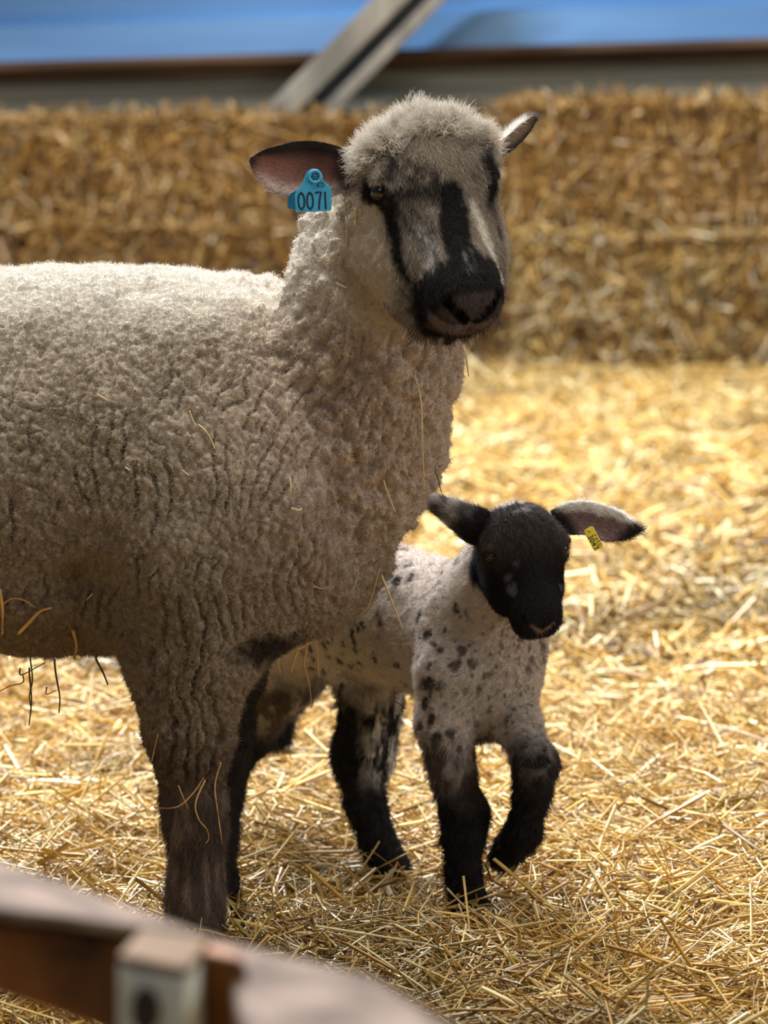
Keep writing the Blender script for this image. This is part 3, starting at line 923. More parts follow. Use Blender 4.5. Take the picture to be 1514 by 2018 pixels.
    greyp = np.maximum.reduce([seg([(832, 462, .013), (836, 490, .019), (842, 532, .012)], .95, .8), seg([(812, 425, .008), (822, 450, .010)], .4, .8)])
    whitep = seg([(932, 398, .007), (943, 430, .0095), (958, 475, .0105), (974, 515, .011), (986, 550, .006)], 1, .5, w3)
    rgrey = seg([(962, 390, .011), (976, 430, .009), (984, 465, .006)], .9, .6, w3)
    cf = mix(cf, A([.08, .07, .065]), rgrey * (.4 + .6 * mott))
    cf = mix(cf, black, np.clip(dark, 0, 1))
    cf = mix(cf, A([.60, .58, .56]), greyp * (.35 + .65 * (1 - mott)))
    cf = mix(cf, white, whitep)
    muzd = sstep(.086, .100, f_ + .75 * np.minimum(0, d + .040) + nz * .006 + .010 * streak) * (1 - ruff)
    cf = mix(cf, black, muzd * (1 - whitep))
    lip = sstep(-.030, -.036, d) * sstep(-.058, -.052, d) * sstep(.122, .130, f_)
    cf = mix(cf, A([.20, .155, .155]), lip * .9)
    cf = mix(cf, A([.15, .09, .088]), sstep(-.055, -.057, d) * sstep(-.068, -.062, d) * sstep(.120, .128, f_) * .9)
    cf = mix(cf, A([.075, .060, .062]), sstep(-.034, -.028, d) * sstep(.132, .140, f_) * .8)
    for sd in (-1, 1):
        for (a0, b0) in (((.006, .172, -.033), (.0155, .168, -.021)), ((.0155, .168, -.021), (.0285, .156, -.010))):
            p0 = g(sd * a0[0], *a0[1:]); p1 = g(sd * b0[0], *b0[1:]); ba = p1 - p0
            h = np.clip((v - p0) @ ba / (ba @ ba), 0, 1)
            cf = mix(cf, A([.006, .005, .006]), sstep(.0085, .0055, np.linalg.norm(v - p0 - h[:, None] * ba, axis=1)))
    # pale hairs on the bridge
    cf = mix(cf, A([.26, .26, .29]), seg([(918, 490, .008), (926, 525, .014)], .8, .9) * sstep(.0, .3, streak))
    c = np.where(near[:, None], cf, c)
    leg = mix(np.ones_like(v) * A([.10, .072, .056]), A([.24, .18, .14]), sstep(0, .5, fbm(v, (90, 90, 25), 3, 26)))
    c = mix(c, leg, legz)
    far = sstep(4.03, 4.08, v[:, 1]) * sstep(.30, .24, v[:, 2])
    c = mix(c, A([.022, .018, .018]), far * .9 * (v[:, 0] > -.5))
    c = np.clip(c, 0, 1)
    base = A([-.35, yc, 0.0])
    root = link('ewe', None); root.location = base
    tag(root, 'large cream-fleeced ewe with black and white face, blue tag in her ear, standing on straw', 'sheep')
    # ears
    Vs, Fs, Cs = [v], [q], [c]; off = len(v)
    toward = nrm(A([.1, -.95, .25]))
    e1 = ear_mesh([W(712, 345, 3.83), W(672, 336, 3.815), W(622, 336, 3.80), (W(565, 334, 3.79)), W(518, 323, 3.795), W(493, 315, 3.80)],
                  [.016, .0245, .0310, .0285, .0165, .002], (0, .15, 1), toward, [.012, .013, .012, .010, .005, .001])
    e2 = ear_mesh([W(965, 305, 3.93), W(992, 290, 3.95), W(1020, 268, 3.965), W(1042, 249, 3.975), W(1058, 234, 3.98)],
                  [.014, .021, .024, .020, .004], (.45, -.45, .8), nrm(A([.75, .65, .1])), [.010, .012, .011, .008, .001])
    earfur = []
    for n_, (ev, ef, uv, isin, en, et) in enumerate((e1, e2)):
        rim = sstep(.72, .93, np.abs(uv[:, 1])) + sstep(.90, .98, uv[:, 0])
        rim = np.clip(rim, 0, 1)
        if n_ == 0:
            ci = mix(np.ones((len(ev), 3)) * A([.30, .145, .115]), A([.58, .47, .44]), isin * sstep(-.2, -.8, uv[:, 1]) * sstep(.95, .6, uv[:, 0]))
            ci = mix(ci, A([.035, .026, .025]), np.maximum(sstep(.2, .75, uv[:, 1]), sstep(.78, .95, uv[:, 0])))
            ci = mix(ci, A([.05, .04, .04]), sstep(.30, .15, uv[:, 0]) * .8)
            ci = mix(ci, A([.5, .46, .42]), sstep(-.86, -.95, uv[:, 1]) * sstep(.85, .7, uv[:, 0]))
            ci = mix(ci, A([.12, .10, .09]), (1 - isin) * .8)
        else:
            ci = mix(np.ones((len(ev), 3)) * A([.22, .18, .16]), A([.06, .05, .05]), np.clip(sstep(.75, .95, uv[:, 0]) + sstep(-.6, -.9, uv[:, 1]), 0, 1))
            ci = mix(ci, A([.75, .73, .70]), sstep(.55, .8, uv[:, 1]) * sstep(.72, .55, uv[:, 0]))
        Vs.append(ev); Fs.append(ef + off); Cs.append(ci); off += len(ev)
        earfur.append((ev, ef, ci, nrm(-0.0 * en + et * .9 + en * .35), uv, isin))
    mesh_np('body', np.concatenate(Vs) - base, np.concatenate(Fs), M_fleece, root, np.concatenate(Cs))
    # ---- fibres
    vis = sstep(-.62, -.50, v[:, 0]) * .92 + .08
    onhead = headw * (1 - face)
    cap_ = sstep(.02, -.04, f_) * headm * sstep(-.03, .02, d) * (1 - face)
    rim_top = cap_
    dirn = nrm(N + .25 * np.stack([vnoise(v, 70, 201), vnoise(v, 70, 202), vnoise(v, 70, 203)], 1) + A([0, 0, -.15]))
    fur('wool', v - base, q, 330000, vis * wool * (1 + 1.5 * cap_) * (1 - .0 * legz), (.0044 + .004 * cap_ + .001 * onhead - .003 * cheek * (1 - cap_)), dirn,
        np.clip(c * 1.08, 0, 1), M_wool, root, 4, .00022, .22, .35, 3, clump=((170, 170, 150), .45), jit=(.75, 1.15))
    # crown locks
    fur('forelock', v - base, q, 20000, cap_ * sstep(-.02, -.05, f_), (.012 + cap_ * .008), nrm(N + .9 * np.stack([vnoise(v, 95, 211), vnoise(v, 95, 212), vnoise(v, 95, 213)], 1)),
        np.ones_like(v) * A([.70, .66, .60]), M_wool, root, 6, .00030, .10, .14, 4, clump=((110, 110, 110), .95))
    # face hair lies toward the nose
    flow = nrm(EA[1][None] * 1.0 + .40 * N + np.sign(l)[:, None] * EA[0][None] * .25)
    flow = nrm(flow - (flow * N).sum(1)[:, None] * N * .72)
    muz = sstep(.124, .136, f_)
    eyem = np.ones(len(v))
    for sd in (-1, 1):
        ep = g(sd * .058, 0, .004) + nrm(sd * .80 * EA[0] + .25 * EA[1] + .55 * EA[2]) * .009 * ES
        eyem *= sstep(.010, .0175, np.linalg.norm(v - ep, axis=1))
    fur('face_hair', v - base, q, 62000, face * (1 - muz * .85) * eyem, .0065 + .003 * sstep(.05, -.02, f_), flow, c, M_fur, root, 4, .00019, .05, .24, 5, jit=(.45, 1.6))
    # leg hair
    fur('leg_hair', v - base, q, 26000, legz * (v[:, 0] > -.5), .010 + 0 * legz, nrm(N * .45 + A([0, 0, -1.0])), c, M_fur, root, 4, .00020, .08, .2, 6)
    # chin whiskers
    chin = sstep(.012, .0, np.abs(d + .088)) * sstep(.10, .125, f_) * near
    fur('whiskers', v - base, q, 420, chin, .017 + 0 * chin, nrm(-EA[2][None] * .8 + EA[1][None] * .35 + .5 * N), np.ones_like(v) * A([.03, .025, .025]), M_fur, root, 4, .00030, .05, .25, 8)
    for n_, (ev, ef, ci, dr, uv, isin) in enumerate(earfur):
        fur('ear_hair', ev - base, ef, 5200, np.where(isin > 0, .15 + sstep(-.5, -.95, uv[:, 1]) * (n_ == 0), 1.0), .007 + .0 * uv[:, 0], dr, np.clip(ci * 1.15, 0, 1), M_fur, root, 4, .00016, .06, .25, 9 + n_)
    for sd in (-1, 1): eye(g, EA, ES, sd, root, base)
    bvh = BVHTree.FromPolygons([tuple(p) for p in v], [tuple(p) for p in q.tolist()])
    return root, base, bvh, g

ewe, ewe_base, ewe_bvh, ewe_g = build_ewe()

# ------------------------------------------------------------------ LAMB
LA = frame(np.array([.95, .28, .06]), np.array([.21, -.56, -.80]))
LO = W(1038, 1091, 4.03)
LS = .70
def surf_pt(S, px, py, d0):
    o = np.array([0, 0, CAM_Z]); r = W(px, py, 1.0) - o; r /= np.linalg.norm(r)
    t = d0
    for _ in range(80):
        s = S.ev((o + r * t)[None])[0]
        if s < .0004: break
        t += max(s * .8, .0004)
    return o + r * t

def build_lamb():
    S = Sculpt(); A = np.array
    C1 = A([.112, 4.20, .285]); C2 = A([-.085, 4.46, .315])
    S.cap(C1, C2, .076, .072, k=.04)
    S.cap(C1 + A([-.01, 0, .040]), C2 + A([0, 0, .020]), .058, .066, k=.03)
    ax = nrm(C2 - C1)
    S.ell(W(955, 1330, 4.165), (.058, .072, .078), k=.04)             # breast
    S.ell(W(945, 1225, 4.175), (.060, .065, .075), k=.04)
    S.ell(C2 + A([-.02, .02, -.01]), (.072, .078, .076), k=.04)          # rump
    # neck
    S.chain([W(955, 1235, 4.17), W(990, 1150, 4.125), W(1022, 1080, 4.085)], [.062, .050, .046], k=.03)
    # standing front leg
    S.chain([W(890, 1330, 4.13), W(875, 1425, 4.125), W(890, 1510, 4.12), W(915, 1618, 4.115)], [.044, .030, .0235, .0245], k=.02)
    S.chain([W(918, 1600, 4.112), W(914, 1650, 4.112), W(914, 1720, 4.112), W(922, 1778, 4.105)], [.0275, .022, .019, .022], k=.012)
    S.cap(W(912, 1770, 4.10), W(908, 1815, 4.09), .0135, .0145, k=.004); S.cap(W(936, 1770, 4.10), W(940, 1815, 4.09), .0135, .0145, k=.004)
    # lifted front leg: knee forward, foot folded back
    S.chain([W(982, 1350, 4.15), W(1022, 1425, 4.12), W(1054, 1510, 4.075)], [.036, .0215, .023], k=.025)
    S.chain([W(1058, 1500, 4.075), W(1050, 1560, 4.08), W(1030, 1640, 4.11)], [.0250, .0195, .018], k=.012)
    S.chain([W(1032, 1640, 4.11), W(1004, 1672, 4.14)], [.0205, .0185], k=.012)
    S.cap(W(1005, 1672, 4.135), W(984, 1688, 4.155), .013, .012, k=.004); S.cap(W(1010, 1682, 4.16), W(990, 1696, 4.18), .013, .012, k=.004)
    # hind leg on the near side
    S.chain([W(692, 1255, 4.40), W(729, 1370, 4.37), W(714, 1455, 4.385), W(700, 1500, 4.395)], [.054, .033, .028, .027], k=.025)
    S.chain([W(702, 1490, 4.395), W(722, 1590, 4.365), W(745, 1660, 4.345), W(770, 1705, 4.335)], [.027, .0225, .0200, .021], k=.015)
    S.cap(W(740, 1385, 4.36), W(745, 1500, 4.37), .022, .018, k=.03)
    S.cap(W(764, 1700, 4.33), W(772, 1735, 4.31), .0135, .0145, k=.004); S.cap(W(782, 1695, 4.34), W(792, 1730, 4.32), .0135, .0145, k=.004)
    # far hind leg, mostly behind the ewe's leg
    S.chain([W(590, 1270, 4.50), W(535, 1345, 4.50), W(490, 1440, 4.52), W(455, 1500, 4.54)], [.062, .046, .030, .025], k=.03)
    S.chain([W(455, 1500, 4.54), W(442, 1570, 4.52), W(436, 1650, 4.49), W(440, 1680, 4.47)], [.025, .021, .020, .022], k=.015)
    # tail
    S.chain([W(580, 1270, 4.57), W(560, 1350, 4.60), W(546, 1445, 4.60)], [.022, .020, .017], k=.01)
    g = head_prims(S, LO, LA, LS, True, .70)
    v, q = S.mesh(0.0032)
    N = vnormals(v, q)
    loc = ((v - LO) @ LA.T) / LS; l, f_, d = loc.T
    nz = fbm(v, 60, 3, 405)
    hd = np.linalg.norm((loc - A([0, .035, -.022])) * A([1.08, 1, 1]), axis=1)
    headm = sstep(.134, .122, hd + nz * .012) * sstep(-.115, -.095, d * 1.0 + nz * .012)
    v = v + N * ((1 - headm) * (.0022 * fbm(v, 70, 3, 41) + .0012 * fbm(v, 200, 2, 42)))[:, None]
    N = vnormals(v, q)
    wn = v + np.stack([fbm(v, 60, 3, 440), fbm(v, 60, 3, 450), fbm(v, 60, 3, 460)], 1) * .008
    c = np.ones_like(v) * A([.62, .565, .53])
    c = mix(c, A([.66, .56, .54]), .5 * sstep(0, .5, fbm(v, 12, 2, 470)))
    # dark speckles, denser on the breast
    f1, f2 = worley(wn, (62, 62, 44), 60)
    den = fbm(v, 11, 2, 480)
    h1 = vnoise(v, 26, 490)
    spot = sstep(.43, .26, f1 + .14 * nz - .10 * den) * sstep(-.35, .05, h1 + den * .6)
    g1, g2 = worley(wn, (110, 110, 90), 66)
    brz = sstep(.115, .02, np.linalg.norm((v - W(1000, 1340, 4.11)) * A([1, .7, .8]), axis=1)) 
    spot2 = sstep(.40, .22, g1 + .1 * nz) * np.clip(brz * 1.1 + .35 * sstep(.1, .5, den), 0, 1)
    c = mix(c, A([.035, .027, .026]), np.clip(np.maximum(spot * .95, spot2 * .85), 0, 1))
    c = mix(c, A([.36, .30, .25]), brz * .45)
    # legs
    def W2(px, py, dd): return W(px, py, dd)
    zz = v[:, 2] + nz * .014
    lm = sstep(.212, .175, zz)
    lm = np.where(v[:, 1] > 4.27, sstep(.225, .185, zz), lm)
    legc = mix(np.ones_like(v) * A([.11, .085, .075]), A([.34, .30, .28]), sstep(-.05, .35, fbm(v, (70, 70, 35), 3, 500)) * sstep(.10, .16, v[:, 2]))
    legc = mix(legc, A([.014, .012, .013]), sstep(.150, .105, zz))
    lift = (v[:, 0] > .150)
    legc = np.where(lift[:, None], mix(mix(np.ones_like(v) * A([.03, .026, .026]), A([.20, .18, .17]), sstep(.05, .4, fbm(v, 60, 3, 501)) * sstep(.13, .2, v[:, 2])), A([.014, .012, .013]), sstep(.16, .12, zz)), legc)
    hind = (v[:, 1] > 4.27) & (v[:, 0] > -.08)
    hl = mix(np.ones_like(v) * A([.02, .018, .02]), A([.58, .56, .55]), sstep(-.35, .2, fbm(v, (120, 120, 22), 3, 502)) * sstep(-.012, .012, v[:, 0] + .026) * sstep(.075, .11, v[:, 2]))
    legc = np.where(hind[:, None], hl, legc)
    c = mix(c, legc, lm)
    tl = sstep(.03, .022, np.minimum(np.linalg.norm(v - W(552, 1400, 4.60), axis=1), np.linalg.norm(v - W(546, 1440, 4.60), axis=1)))
    c = mix(c, A([.02, .018, .022]), tl)
    # head
    streak = fbm(np.stack([l * 320, f_ * 50, d * 320], 1), 1.0, 3, 533)
    hc_ = np.ones_like(v) * A([.017, .015, .016])
    hc_ = mix(hc_, A([.075, .058, .052]), sstep(.05, -.03, f_) * sstep(-.045, .0, d) * (.4 + .6 * sstep(-.3, .3, streak)))
    def blob(px, py, r, w=1.0, soft=.7):
        p = surf_pt(S, px, py, 3.85)
        return w * sstep(r, r * (1 - soft), np.linalg.norm(wn - p, axis=1) + .002 * streak)
    hc_ = mix(hc_, A([.30, .28, .30]), np.maximum.reduce([blob(1008, 1162, .010, .7), blob(1000, 1135, .008, .5), blob(1104, 1150, .007, .6), blob(1020, 1108, .006, .3)]))
    hc_ = mix(hc_, A([.55, .55, .58]), np.maximum(blob(1032, 1002, .009, .6), blob(1014, 1006, .006, .4)))
    # pink nose
    al = np.abs(l); hh = np.clip((al * .018 + (d + .028) * .013) / (.018 ** 2 + .013 ** 2), 0, 1)
    dseg = np.hypot(al - hh * .018, d + .028 - hh * .013)
    pk = np.maximum(sstep(.0052, .0030, dseg), sstep(.0085, .005, np.hypot(al, d + .030))) * sstep(.095, .105, f_)
    hc_ = mix(hc_, A([.34, .20, .21]), pk * .9)
    c = mix(c, hc_, headm)
    c = np.clip(c, 0, 1)
    base = A([.02, 4.30, 0.0])
    root = link('lamb', None); root.location = base
    tag(root, 'small speckled lamb with black face, yellow ear tag and one raised front leg', 'lamb')
    Vs, Fs, Cs = [v], [q], [c]; off = len(v)
    toward = nrm(A([.05, -.9, .1]))
    e1 = ear_mesh([W(972, 1048, 4.05), W(938, 1036, 4.05), W(900, 1014, 4.06), W(860, 993, 4.07), W(832, 978, 4.075), W(806, 961, 4.08)],
                  [.018, .0215, .0165, .0105, .006, .001], (.45, .1, .9), toward, [-.006, -.007, -.006, -.004, -.002, 0], .0045)
    e2 = ear_mesh([W(1092, 1030, 4.07), W(1125, 1022, 4.07), W(1160, 1022, 4.075), W(1200, 1034, 4.08), W(1235, 1042, 4.08), W(1264, 1044, 4.075)],
                  [.014, .0185, .0190, .0195, .013, .002], (-.25, .1, .9), toward, [.007, .009, .009, .007, .003, 0], .0045)
    ears = []
    for n_, (ev, ef, uv, isin, en, et) in enumerate((e1, e2)):
        nn = fbm(ev, 55, 3, 560 + n_)
        if n_ == 0:
            ci = mix(np.ones((len(ev), 3)) * A([.60, .57, .54]), A([.025, .022, .024]), np.clip(sstep(.40, .20, uv[:, 0] + nn * .12) + sstep(.80, .92, uv[:, 0] + nn * .1) + .8 * sstep(.05, .25, nn), 0, 1))
        else:
            ci = mix(np.ones((len(ev), 3)) * A([.28, .19, .18]), A([.78, .77, .76]), np.clip(sstep(.25, .55, uv[:, 1] + nn * .3) + (1 - isin), 0, 1))
            ci = mix(ci, A([.03, .026, .03]), np.clip(sstep(.22, .10, uv[:, 0] + uv[:, 1] * .12) + sstep(.72, .86, uv[:, 0] + nn * .1 - uv[:, 1] * .12), 0, 1))
        Vs.append(ev); Fs.append(ef + off); Cs.append(ci); off += len(ev)
        ears.append((ev, ef, ci, nrm(et * .8 + en * .45 + A([0, 0, .1])), isin))
    mesh_np('body', np.concatenate(Vs) - base, np.concatenate(Fs), M_fleece, root, np.concatenate(Cs))
    toback = nrm(ax * .8 + A([0, 0, -.6]))
    flow = nrm(N * .65 + toback - (N @ toback)[:, None] * N)
    bodym = (1 - headm) * (1 - lm)
    fur('wool', v - base, q, 150000, bodym, .0046 + .0 * lm, flow, np.clip(c * 1.1, 0, 1), M_wool, root, 4, .00018, .12, .3, 21, clump=((190, 190, 150), .6), jit=(.8, 1.2))
    fl2 = nrm(LA[1][None] + .55 * N - ((LA[1][None] + .0 * N) * N).sum(1)[:, None] * N * .6)
    eyem = np.ones(len(v))
    for sd in (-1, 1):
        ep = g(sd * .058, 0, .004) + nrm(sd * .80 * LA[0] + .25 * LA[1] + .55 * LA[2]) * .009 * LS
        eyem *= sstep(.008, .013, np.linalg.norm(v - ep, axis=1))
    nose = pk
    fur('face_hair', v - base, q, 36000, headm * eyem * (1 - nose * .8), .0048 + .004 * sstep(.0, -.06, f_), fl2, c, M_fur, root, 4, .00016, .06, .25, 22, jit=(.5, 1.7))
    fur('leg_hair', v - base, q, 60000, lm * (1 - .6 * (v[:, 0] < -.10)), .0065 + 0 * lm, nrm(N * .55 + A([0, 0, -.9])), c, M_fur, root, 4, .00018, .10, .25, 23, clump=((90, 90, 60), .6), jit=(.5, 1.6))
    fur('tail_hair', v - base, q, 2600, tl + .6 * sstep(.04, .02, np.linalg.norm(v - W(546, 1450, 4.60), axis=1)), .016 + 0 * tl, nrm(N * .4 + A([0, 0, -1])), c, M_fur, root, 4, .0002, .1, .3, 24)
    for n_, (ev, ef, ci, dr, isin) in enumerate(ears):
        fur('ear_hair', ev - base, ef, 7000, np.where(isin > 0, .7, 1.0), .009 + .0 * isin, dr, np.clip(ci * 1.1, 0, 1), M_fur, root, 4, .00016, .1, .3, 25 + n_)
    for sd in (-1, 1): eye(g, LA, LS, sd, root, base)
    return root, base, S, g
lamb, lamb_base, lamb_S, lamb_g = build_lamb()

# ------------------------------------------------------------------ EAR TAGS
GL = {'0': [[(.5, 1), (.15, .82), (.05, .5), (.15, .18), (.5, 0), (.85, .18), (.95, .5), (.85, .82), (.5, 1)]],
      '7': [[(.0, .95), (.9, 1.0), (.62, .5), (.5, -.02)]],
      '1': [[(.45, 1), (.5, 0)]],
      '3': [[(.1, .95), (.6, 1), (.85, .76), (.45, .53), (.9, .3), (.6, 0), (.05, .06)]],
      '4': [[(.7, 0), (.7, 1), (.05, .32), (.98, .32)]],
      'K': [[(.1, 1), (.1, 0)], [(.85, 1), (.1, .5), (.9, 0)]],
      'D': [[(.1, 0), (.1, 1), (.6, .9), (.9, .5), (.6, .08), (.1, 0)]],
      'F': [[(.1, 0), (.1, 1), (.85, 1)], [(.1, .52), (.7, .52)]],
      'A': [[(0, 0), (.5, 1), (1, 0)], [(.2, .36), (.8, .36)]],
      'S': [[(.9, .88), (.5, 1), (.1, .78), (.5, .52), (.9, .26), (.5, 0), (.08, .12)]]}
def strokes(name, text, o, ux, uy, w, h, gap, th, mat, parent, nz, lift):
    """pen strokes as thin raised ribbons; o = lower left corner of the writing"""
    V, F = [], []
    x = 0
    for ch in text:
        ww = w * (.45 if ch == '1' else 1)
        for pl in GL[ch]:
            pts = []
            for (a, b), (c, d) in zip(pl[:-1], pl[1:]):
                for t in (0, .5): pts.append((a + (c - a) * t, b + (d - b) * t))
            pts.append(pl[-1])
            P = np.array([o + ux * (x + a * ww) + uy * (b * h) for a, b in pts])
            T = nrm(np.gradient(P, axis=0)); B = np.cross(nz, T)
            s = len(V)
            for i in range(len(P)):
                e = 1.0
                for sx, sz in ((-1, 0), (-1, 1), (1, 1), (1, 0)):
                    V.append(P[i] + B[i] * sx * th / 2 * e + nz * (lift + sz * th * .25))
            for i in range(len(P) - 1):
                for k in range(4):
                    F.append((s + i * 4 + k, s + i * 4 + 4 + k, s + i * 4 + 4 + (k + 1) % 4, s + i * 4 + (k + 1) % 4))
            F.append((s, s + 1, s + 2, s + 3)); e_ = s + (len(P) - 1) * 4; F.append((e_ + 3, e_ + 2, e_ + 1, e_))
        x += ww + gap
    return mesh_py(name, V, F, mat, parent)

def plate(name, outline, o, ux, uy, nz, th, mat, parent, bev=.0006):
    n = len(outline)
    V = [o + ux * a + uy * b + nz * th for a, b in outline] + [o + ux * a + uy * b for a, b in outline]
    F = [tuple(range(n)), tuple(range(2 * n - 1, n - 1, -1))] + [(i, i + n, (i + 1) % n + n, (i + 1) % n) for i in range(n)]
    ob = mesh_py(name, V, F, mat, parent)
    md = ob.modifiers.new('bevel', 'BEVEL'); md.width = bev; md.segments = 2
    return ob

def disc(name, c, r0, r1, nz, th, mat, parent, n=28):
    up = nrm(np.cross(nz, [1, 0, .01])); rt = np.cross(up, nz); V = []; F = []
    for k in range(n):
        a = 2 * math.pi * k / n; e = rt * math.cos(a) + up * math.sin(a)
        V += [c + e * r0, c + e * r0 + nz * th, c + e * r1 + nz * th, c + e * r1]
    for k in range(n):
        j = (k + 1) % n
        for m in range(4): F.append((k * 4 + m, j * 4 + m, j * 4 + (m + 1) % 4, k * 4 + (m + 1) % 4))
    return mesh_py(name, V, F, mat, parent, True)

def ewe_tag():
    par = link('ear_tag', None, ewe)
    mm = .001
    nz = nrm([.08, -1, .06]); ux = nrm(np.array([1, .08, .03])); ux = nrm(ux - (ux @ nz) * nz); uy = np.cross(ux, nz)
    if uy[2] < 0: uy = -uy
    o = W(582, 418, 3.770) - ewe_base
    k = 3.77 / FPX
    def U(px, py): return ((px - 582) * k, (418 - py) * k)
    ol = [U(*p) for p in [(583, 419), (582, 385), (586, 377), (596, 366), (603, 350), (608, 340), (618, 334), (630, 336), (637, 346), (640, 360), (650, 368), (654, 376), (654, 414), (650, 418)]][::-1]
    plate('tag_plate', ol, o, ux, uy, nz, .0016, M_tagblue, par)
    # stud: ring with a petal pattern
    c = o + ux * U(623, 350)[0] + uy * U(623, 350)[1]
    disc('stud', c, .0045, .0078, nz, .0034, M_tagblue, par)
    st = disc('stud', c, .0, .0050, nz, .0024, M_tagblue, par)
    for i in range(6):
        a = i * math.pi / 3
        cc = c + (ux * math.cos(a) + uy * math.sin(a)) * .0031 + nz * .0023
        disc('stud_slot', cc, .0, .00085, nz, .0004, M_ink, st, 10)
    disc('stud_slot', c + nz * .0023, .0, .0008, nz, .0004, M_ink, st, 10)
    x, y = U(588, 414)
    strokes('number', '0071', o + ux * x + uy * y, ux, uy, 13.5 * k, 34 * k, 3.5 * k, 3.4 * k, M_ink, par, nz, .0015)
    x, y = U(627, 371)
    strokes('letters', 'KD', o + ux * x + uy * y, ux, uy, 6.5 * k, 9 * k, 2 * k, 1.5 * k, M_ink, par, nz, .0015)
    x, y = U(601, 367)
    strokes('letters', '7', o + ux * x + uy * y, ux, uy, 5 * k, 8 * k, 2 * k, .9 * k, M_tagblue2, par, nz, .0015)
    # rear half of the tag behind the ear
    ol2 = [U(*p) for p in [(568, 408), (569, 388), (576, 380), (592, 372), (600, 372), (600, 410), (574, 412)]][::-1]
    tag(plate('rear_plate', ol2, o + nz * -.012, ux, uy, nz, .0015, M_tagblue2, par), 'darker blue rear half of the tag')
    # pin through the ear
    disc('pin', c - nz * .028, .0, .0022, nz, .028, M_tagblue, par, 12)
ewe_tag()

def lamb_tag():
    par = link('ear_tag', None, lamb)
    nz = nrm([.1, -1, .08]); k = 4.045 / FPX
    th = math.radians(-62)
    a = nrm(np.array([math.cos(th), 0, math.sin(th)])); ux = nrm(a - (a @ nz) * nz); uy = np.cross(ux, nz)
    uy = uy if uy[0] > 0 else -uy
    o = W(1151, 1048, 4.045) - lamb_base
    Lg, Wd = 45 * k, 21 * k
    ol = [(0, 0), (Lg * .94, 0), (Lg, Wd * .08), (Lg, Wd * .92), (Lg * .94, Wd), (0, Wd), (-Lg * .06, Wd * .8), (-Lg * .06, Wd * .2)]
    if np.cross(ux, uy) @ nz < 0: ol = ol[::-1]
    plate('tag_plate', ol, o, ux, uy, nz, .0014, M_tagyellow, par)
    strokes('number', '3047', o + ux * (12 * k) + uy * (2.0 * k), ux, uy, 6.3 * k, 9.5 * k, 1.8 * k, 1.9 * k, M_ink, par, nz, .0013)
    strokes('letters', 'FASS', o + ux * (15 * k) + uy * (13.5 * k), ux, uy, 4.6 * k, 5.5 * k, 2 * k, 1.1 * k, M_ink, par, nz, .0013)
    disc('pin', o + ux * (4 * k) + uy * (Wd * .5) - nz * .012, .0, .002, nz, .0135, M_tagyellow, par, 12)
lamb_tag()

# ------------------------------------------------------------------ LOOSE STALKS CAUGHT IN THE FLEECE
M_stalk = mat_noise('single_straw', (0.62, 0.46, 0.22), (0.85, 0.70, 0.42), (40, 40, 40), 0.45, 0.4)
M_stalk_d = mat_noise('dark_hay_stem', (0.05, 0.035, 0.02), (0.16, 0.11, 0.06), (40, 40, 40), 0.7, 0.2)
M_stalk_o = mat_noise('orange_straw', (0.50, 0.28, 0.09), (0.70, 0.44, 0.18), (40, 40, 40), 0.5, 0.3)
def hit(px, py, d0=3.5):
    o = Vector((0, 0, CAM_Z)); r = Vector(W(px, py, 1.0)) - o; r.normalize()
    h = ewe_bvh.ray_cast(o, r)
    return None if h[0] is None else np.array(h[0])
def stalk(pts, r, mat, label, group, lift=.006, depth=None, flat=.6):
    P = []
    for (x, y) in pts:
        h = hit(x, y)
        if h is None or depth: h = W(x, y, depth or (P[-1][1] if P else 3.95))
        else: h = h - np.array([0, lift, 0])
        P.append(h)
    P = np.array(P)
    # resample smoothly
    m = len(P); out = []
    for s in np.linspace(0, m - 1, max(8, m * 4)):
        i = min(int(s), m - 2); t = s - i
        p0, p1, p2, p3 = P[max(i - 1, 0)], P[i], P[i + 1], P[min(i + 2, m - 1)]
        out.append(0.5 * (2 * p1 + (p2 - p0) * t + (2 * p0 - 5 * p1 + 4 * p2 - p3) * t * t + (3 * p1 - p0 - 3 * p2 + p3) * t ** 3))
    P = np.array(out); T = nrm(np.gradient(P, axis=0)); S_ = nrm(np.cross(T, [0, 1, .1])); U_ = np.cross(S_, T)
    V = []; F = []; n = 6; b = P[0].copy()
    for i in range(len(P)):
        rr = r * (1 - .45 * i / (len(P) - 1))
        for k in range(n):
            a = 2 * math.pi * k / n
            V.append(P[i] + S_[i] * math.cos(a) * rr + U_[i] * math.sin(a) * rr * flat - b)
    for i in range(len(P) - 1):
        for k in range(n):
            F.append((i * n + k, i * n + (k + 1) % n, (i + 1) * n + (k + 1) % n, (i + 1) * n + k))
    F.append(tuple(range(n))[::-1]); F.append(tuple((len(P) - 1) * n + k for k in range(n)))
    o = mesh_py('straw_stalk', V, F, mat, None, True); o.location = b
    tag(o, label, 'straw', group)
    return o
GF = 'straw stalks caught in the ewe\'s fleece'
